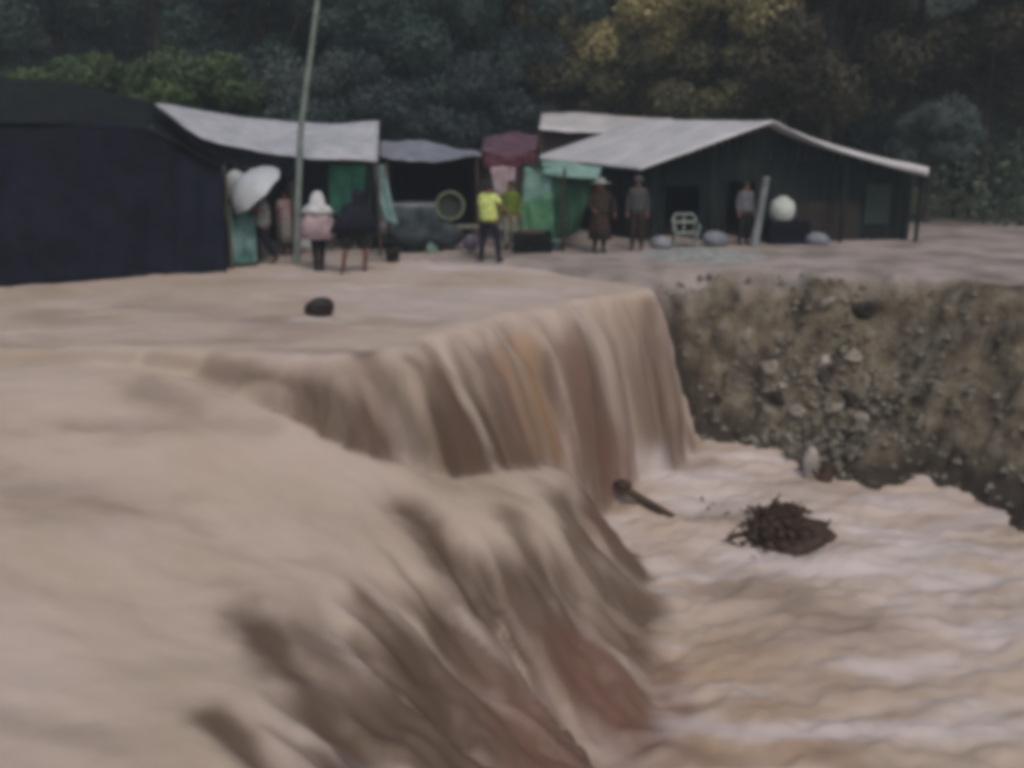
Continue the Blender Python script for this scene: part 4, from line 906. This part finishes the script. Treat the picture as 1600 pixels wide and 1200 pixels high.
for i, (px, dp, sc, rz, lab) in enumerate([(680, 34, .9, 4, 'low slate green tree behind the low grey awning'), (590, 33, .9, 5, 'low slate green tree behind the right end of the white awning'), (790, 36, .95, 1, 'low slate green tree behind the maroon awning'), (430, 32, .9, 2.4, 'low slate green tree behind the middle of the white awning')]): put_tree(TD, i == 0, px, dp, sc, rz, lab)
TB = make_tree(9.5, 3.3, 6.0, L_BROWN, '', 4, 30000, .16)
for i, (px, dp, sc, rz, lab) in enumerate([(1280, 33, .95, 0, 'dark brown tree right of the yellow olive trees'), (1400, 36, 1.1, 2, 'dark brown tree above the right eave of the house'), (1530, 34, 1.0, 4, 'dark brown tree at the far right of the slope'), (1230, 44, 1.15, 5, 'dark brown tree high on the slope above the house ridge'), (1660, 38, 1.1, 1, 'dark brown tree at the right edge of the picture')]): put_tree(TB, i == 0, px, dp, sc, rz, lab)
TS = make_tree(6.5, 2.0, 4.2, L_GREYG, '', 5, 13000, .12, .9)
for i, (px, dp, sc, rz, lab) in enumerate([(500, 32, .8, 0, 'small dusty grey green tree right of the pole'), (690, 45, 1.3, 2, 'pale dusty tree high in the middle of the slope'), (880, 38, 1.0, 3, 'small dusty grey green tree left of the rear white roof'), (1450, 29, .6, 1, 'small dusty tree beside the right eave of the house')]): put_tree(TS, i == 0, px, dp, sc, rz, lab)

# undergrowth on the slope
rs = np.random.RandomState(9); n = 90000
x = rs.uniform(-40, 40, n); y = rs.uniform(27.5, 62, n); y = np.where((y < 37) & (x > -14) & (x < 13.5), y+25*rs.rand(n)+4, y); y = np.where((y < 37) & (x > -14) & (x < 13.5), 45, y); z = ground_h(x, y)[0]+rs.uniform(0, 1, n)**1.5*(1.6+1.5*fbm(x*.4, y*.4, 2, 130))
p = np.stack([x, y, z], 1); u = rs.normal(size=(n, 3)); u /= np.linalg.norm(u, axis=1)[:, None]; v = np.cross(u, rs.normal(size=(n, 3))); v /= np.linalg.norm(v, axis=1)[:, None]; s_ = rs.uniform(.12, .3, n)[:, None]
V = np.stack([p-u*s_*.5, p+v*s_*.4, p+u*s_*.6, p-v*s_*.4], 1).reshape(-1, 3)
me = bpy.data.meshes.new('undergrowth'); me.vertices.add(len(V)); me.vertices.foreach_set('co', V.ravel()); me.loops.add(n*4); me.loops.foreach_set('vertex_index', np.arange(n*4, dtype=np.int32))
me.polygons.add(n); me.polygons.foreach_set('loop_start', np.arange(0, n*4, 4, dtype=np.int32)); me.update(calc_edges=True); me.materials.append(leaf_mat('undergrowth_leaves', (.055, .07, .04), (.028, .04, .03)))
o = bpy.data.objects.new('undergrowth', me); C.objects.link(o); tag(o, 'dense dark undergrowth covering the slope behind the market', None, kind='stuff')

# ------------------------------------------------------------------ damp air over the valley
hb = MB(); hx, hy0, hy1, hz0, hz1 = 330, -64, 345, -9, 90
hb.add([(x, y, z) for z in (hz0, hz1) for x, y in ((-hx, hy0), (hx, hy0), (hx, hy1), (-hx, hy1))], [(3, 2, 1, 0), (4, 5, 6, 7), (0, 1, 5, 4), (1, 2, 6, 5), (2, 3, 7, 6), (3, 0, 4, 7)])
hm = bpy.data.materials.new('damp_air'); hm.use_nodes = True; hn = hm.node_tree; hn.nodes.remove(hn.nodes['Principled BSDF'])
pv = hn.nodes.new('ShaderNodeVolumePrincipled'); pv.inputs['Color'].default_value = (.72, .82, .88, 1); pv.inputs['Density'].default_value = .0021
hn.links.new(pv.outputs[0], hn.nodes['Material Output'].inputs['Volume'])
tag(hb.build('haze', hm), 'thin blue grey damp air', None, kind='stuff')
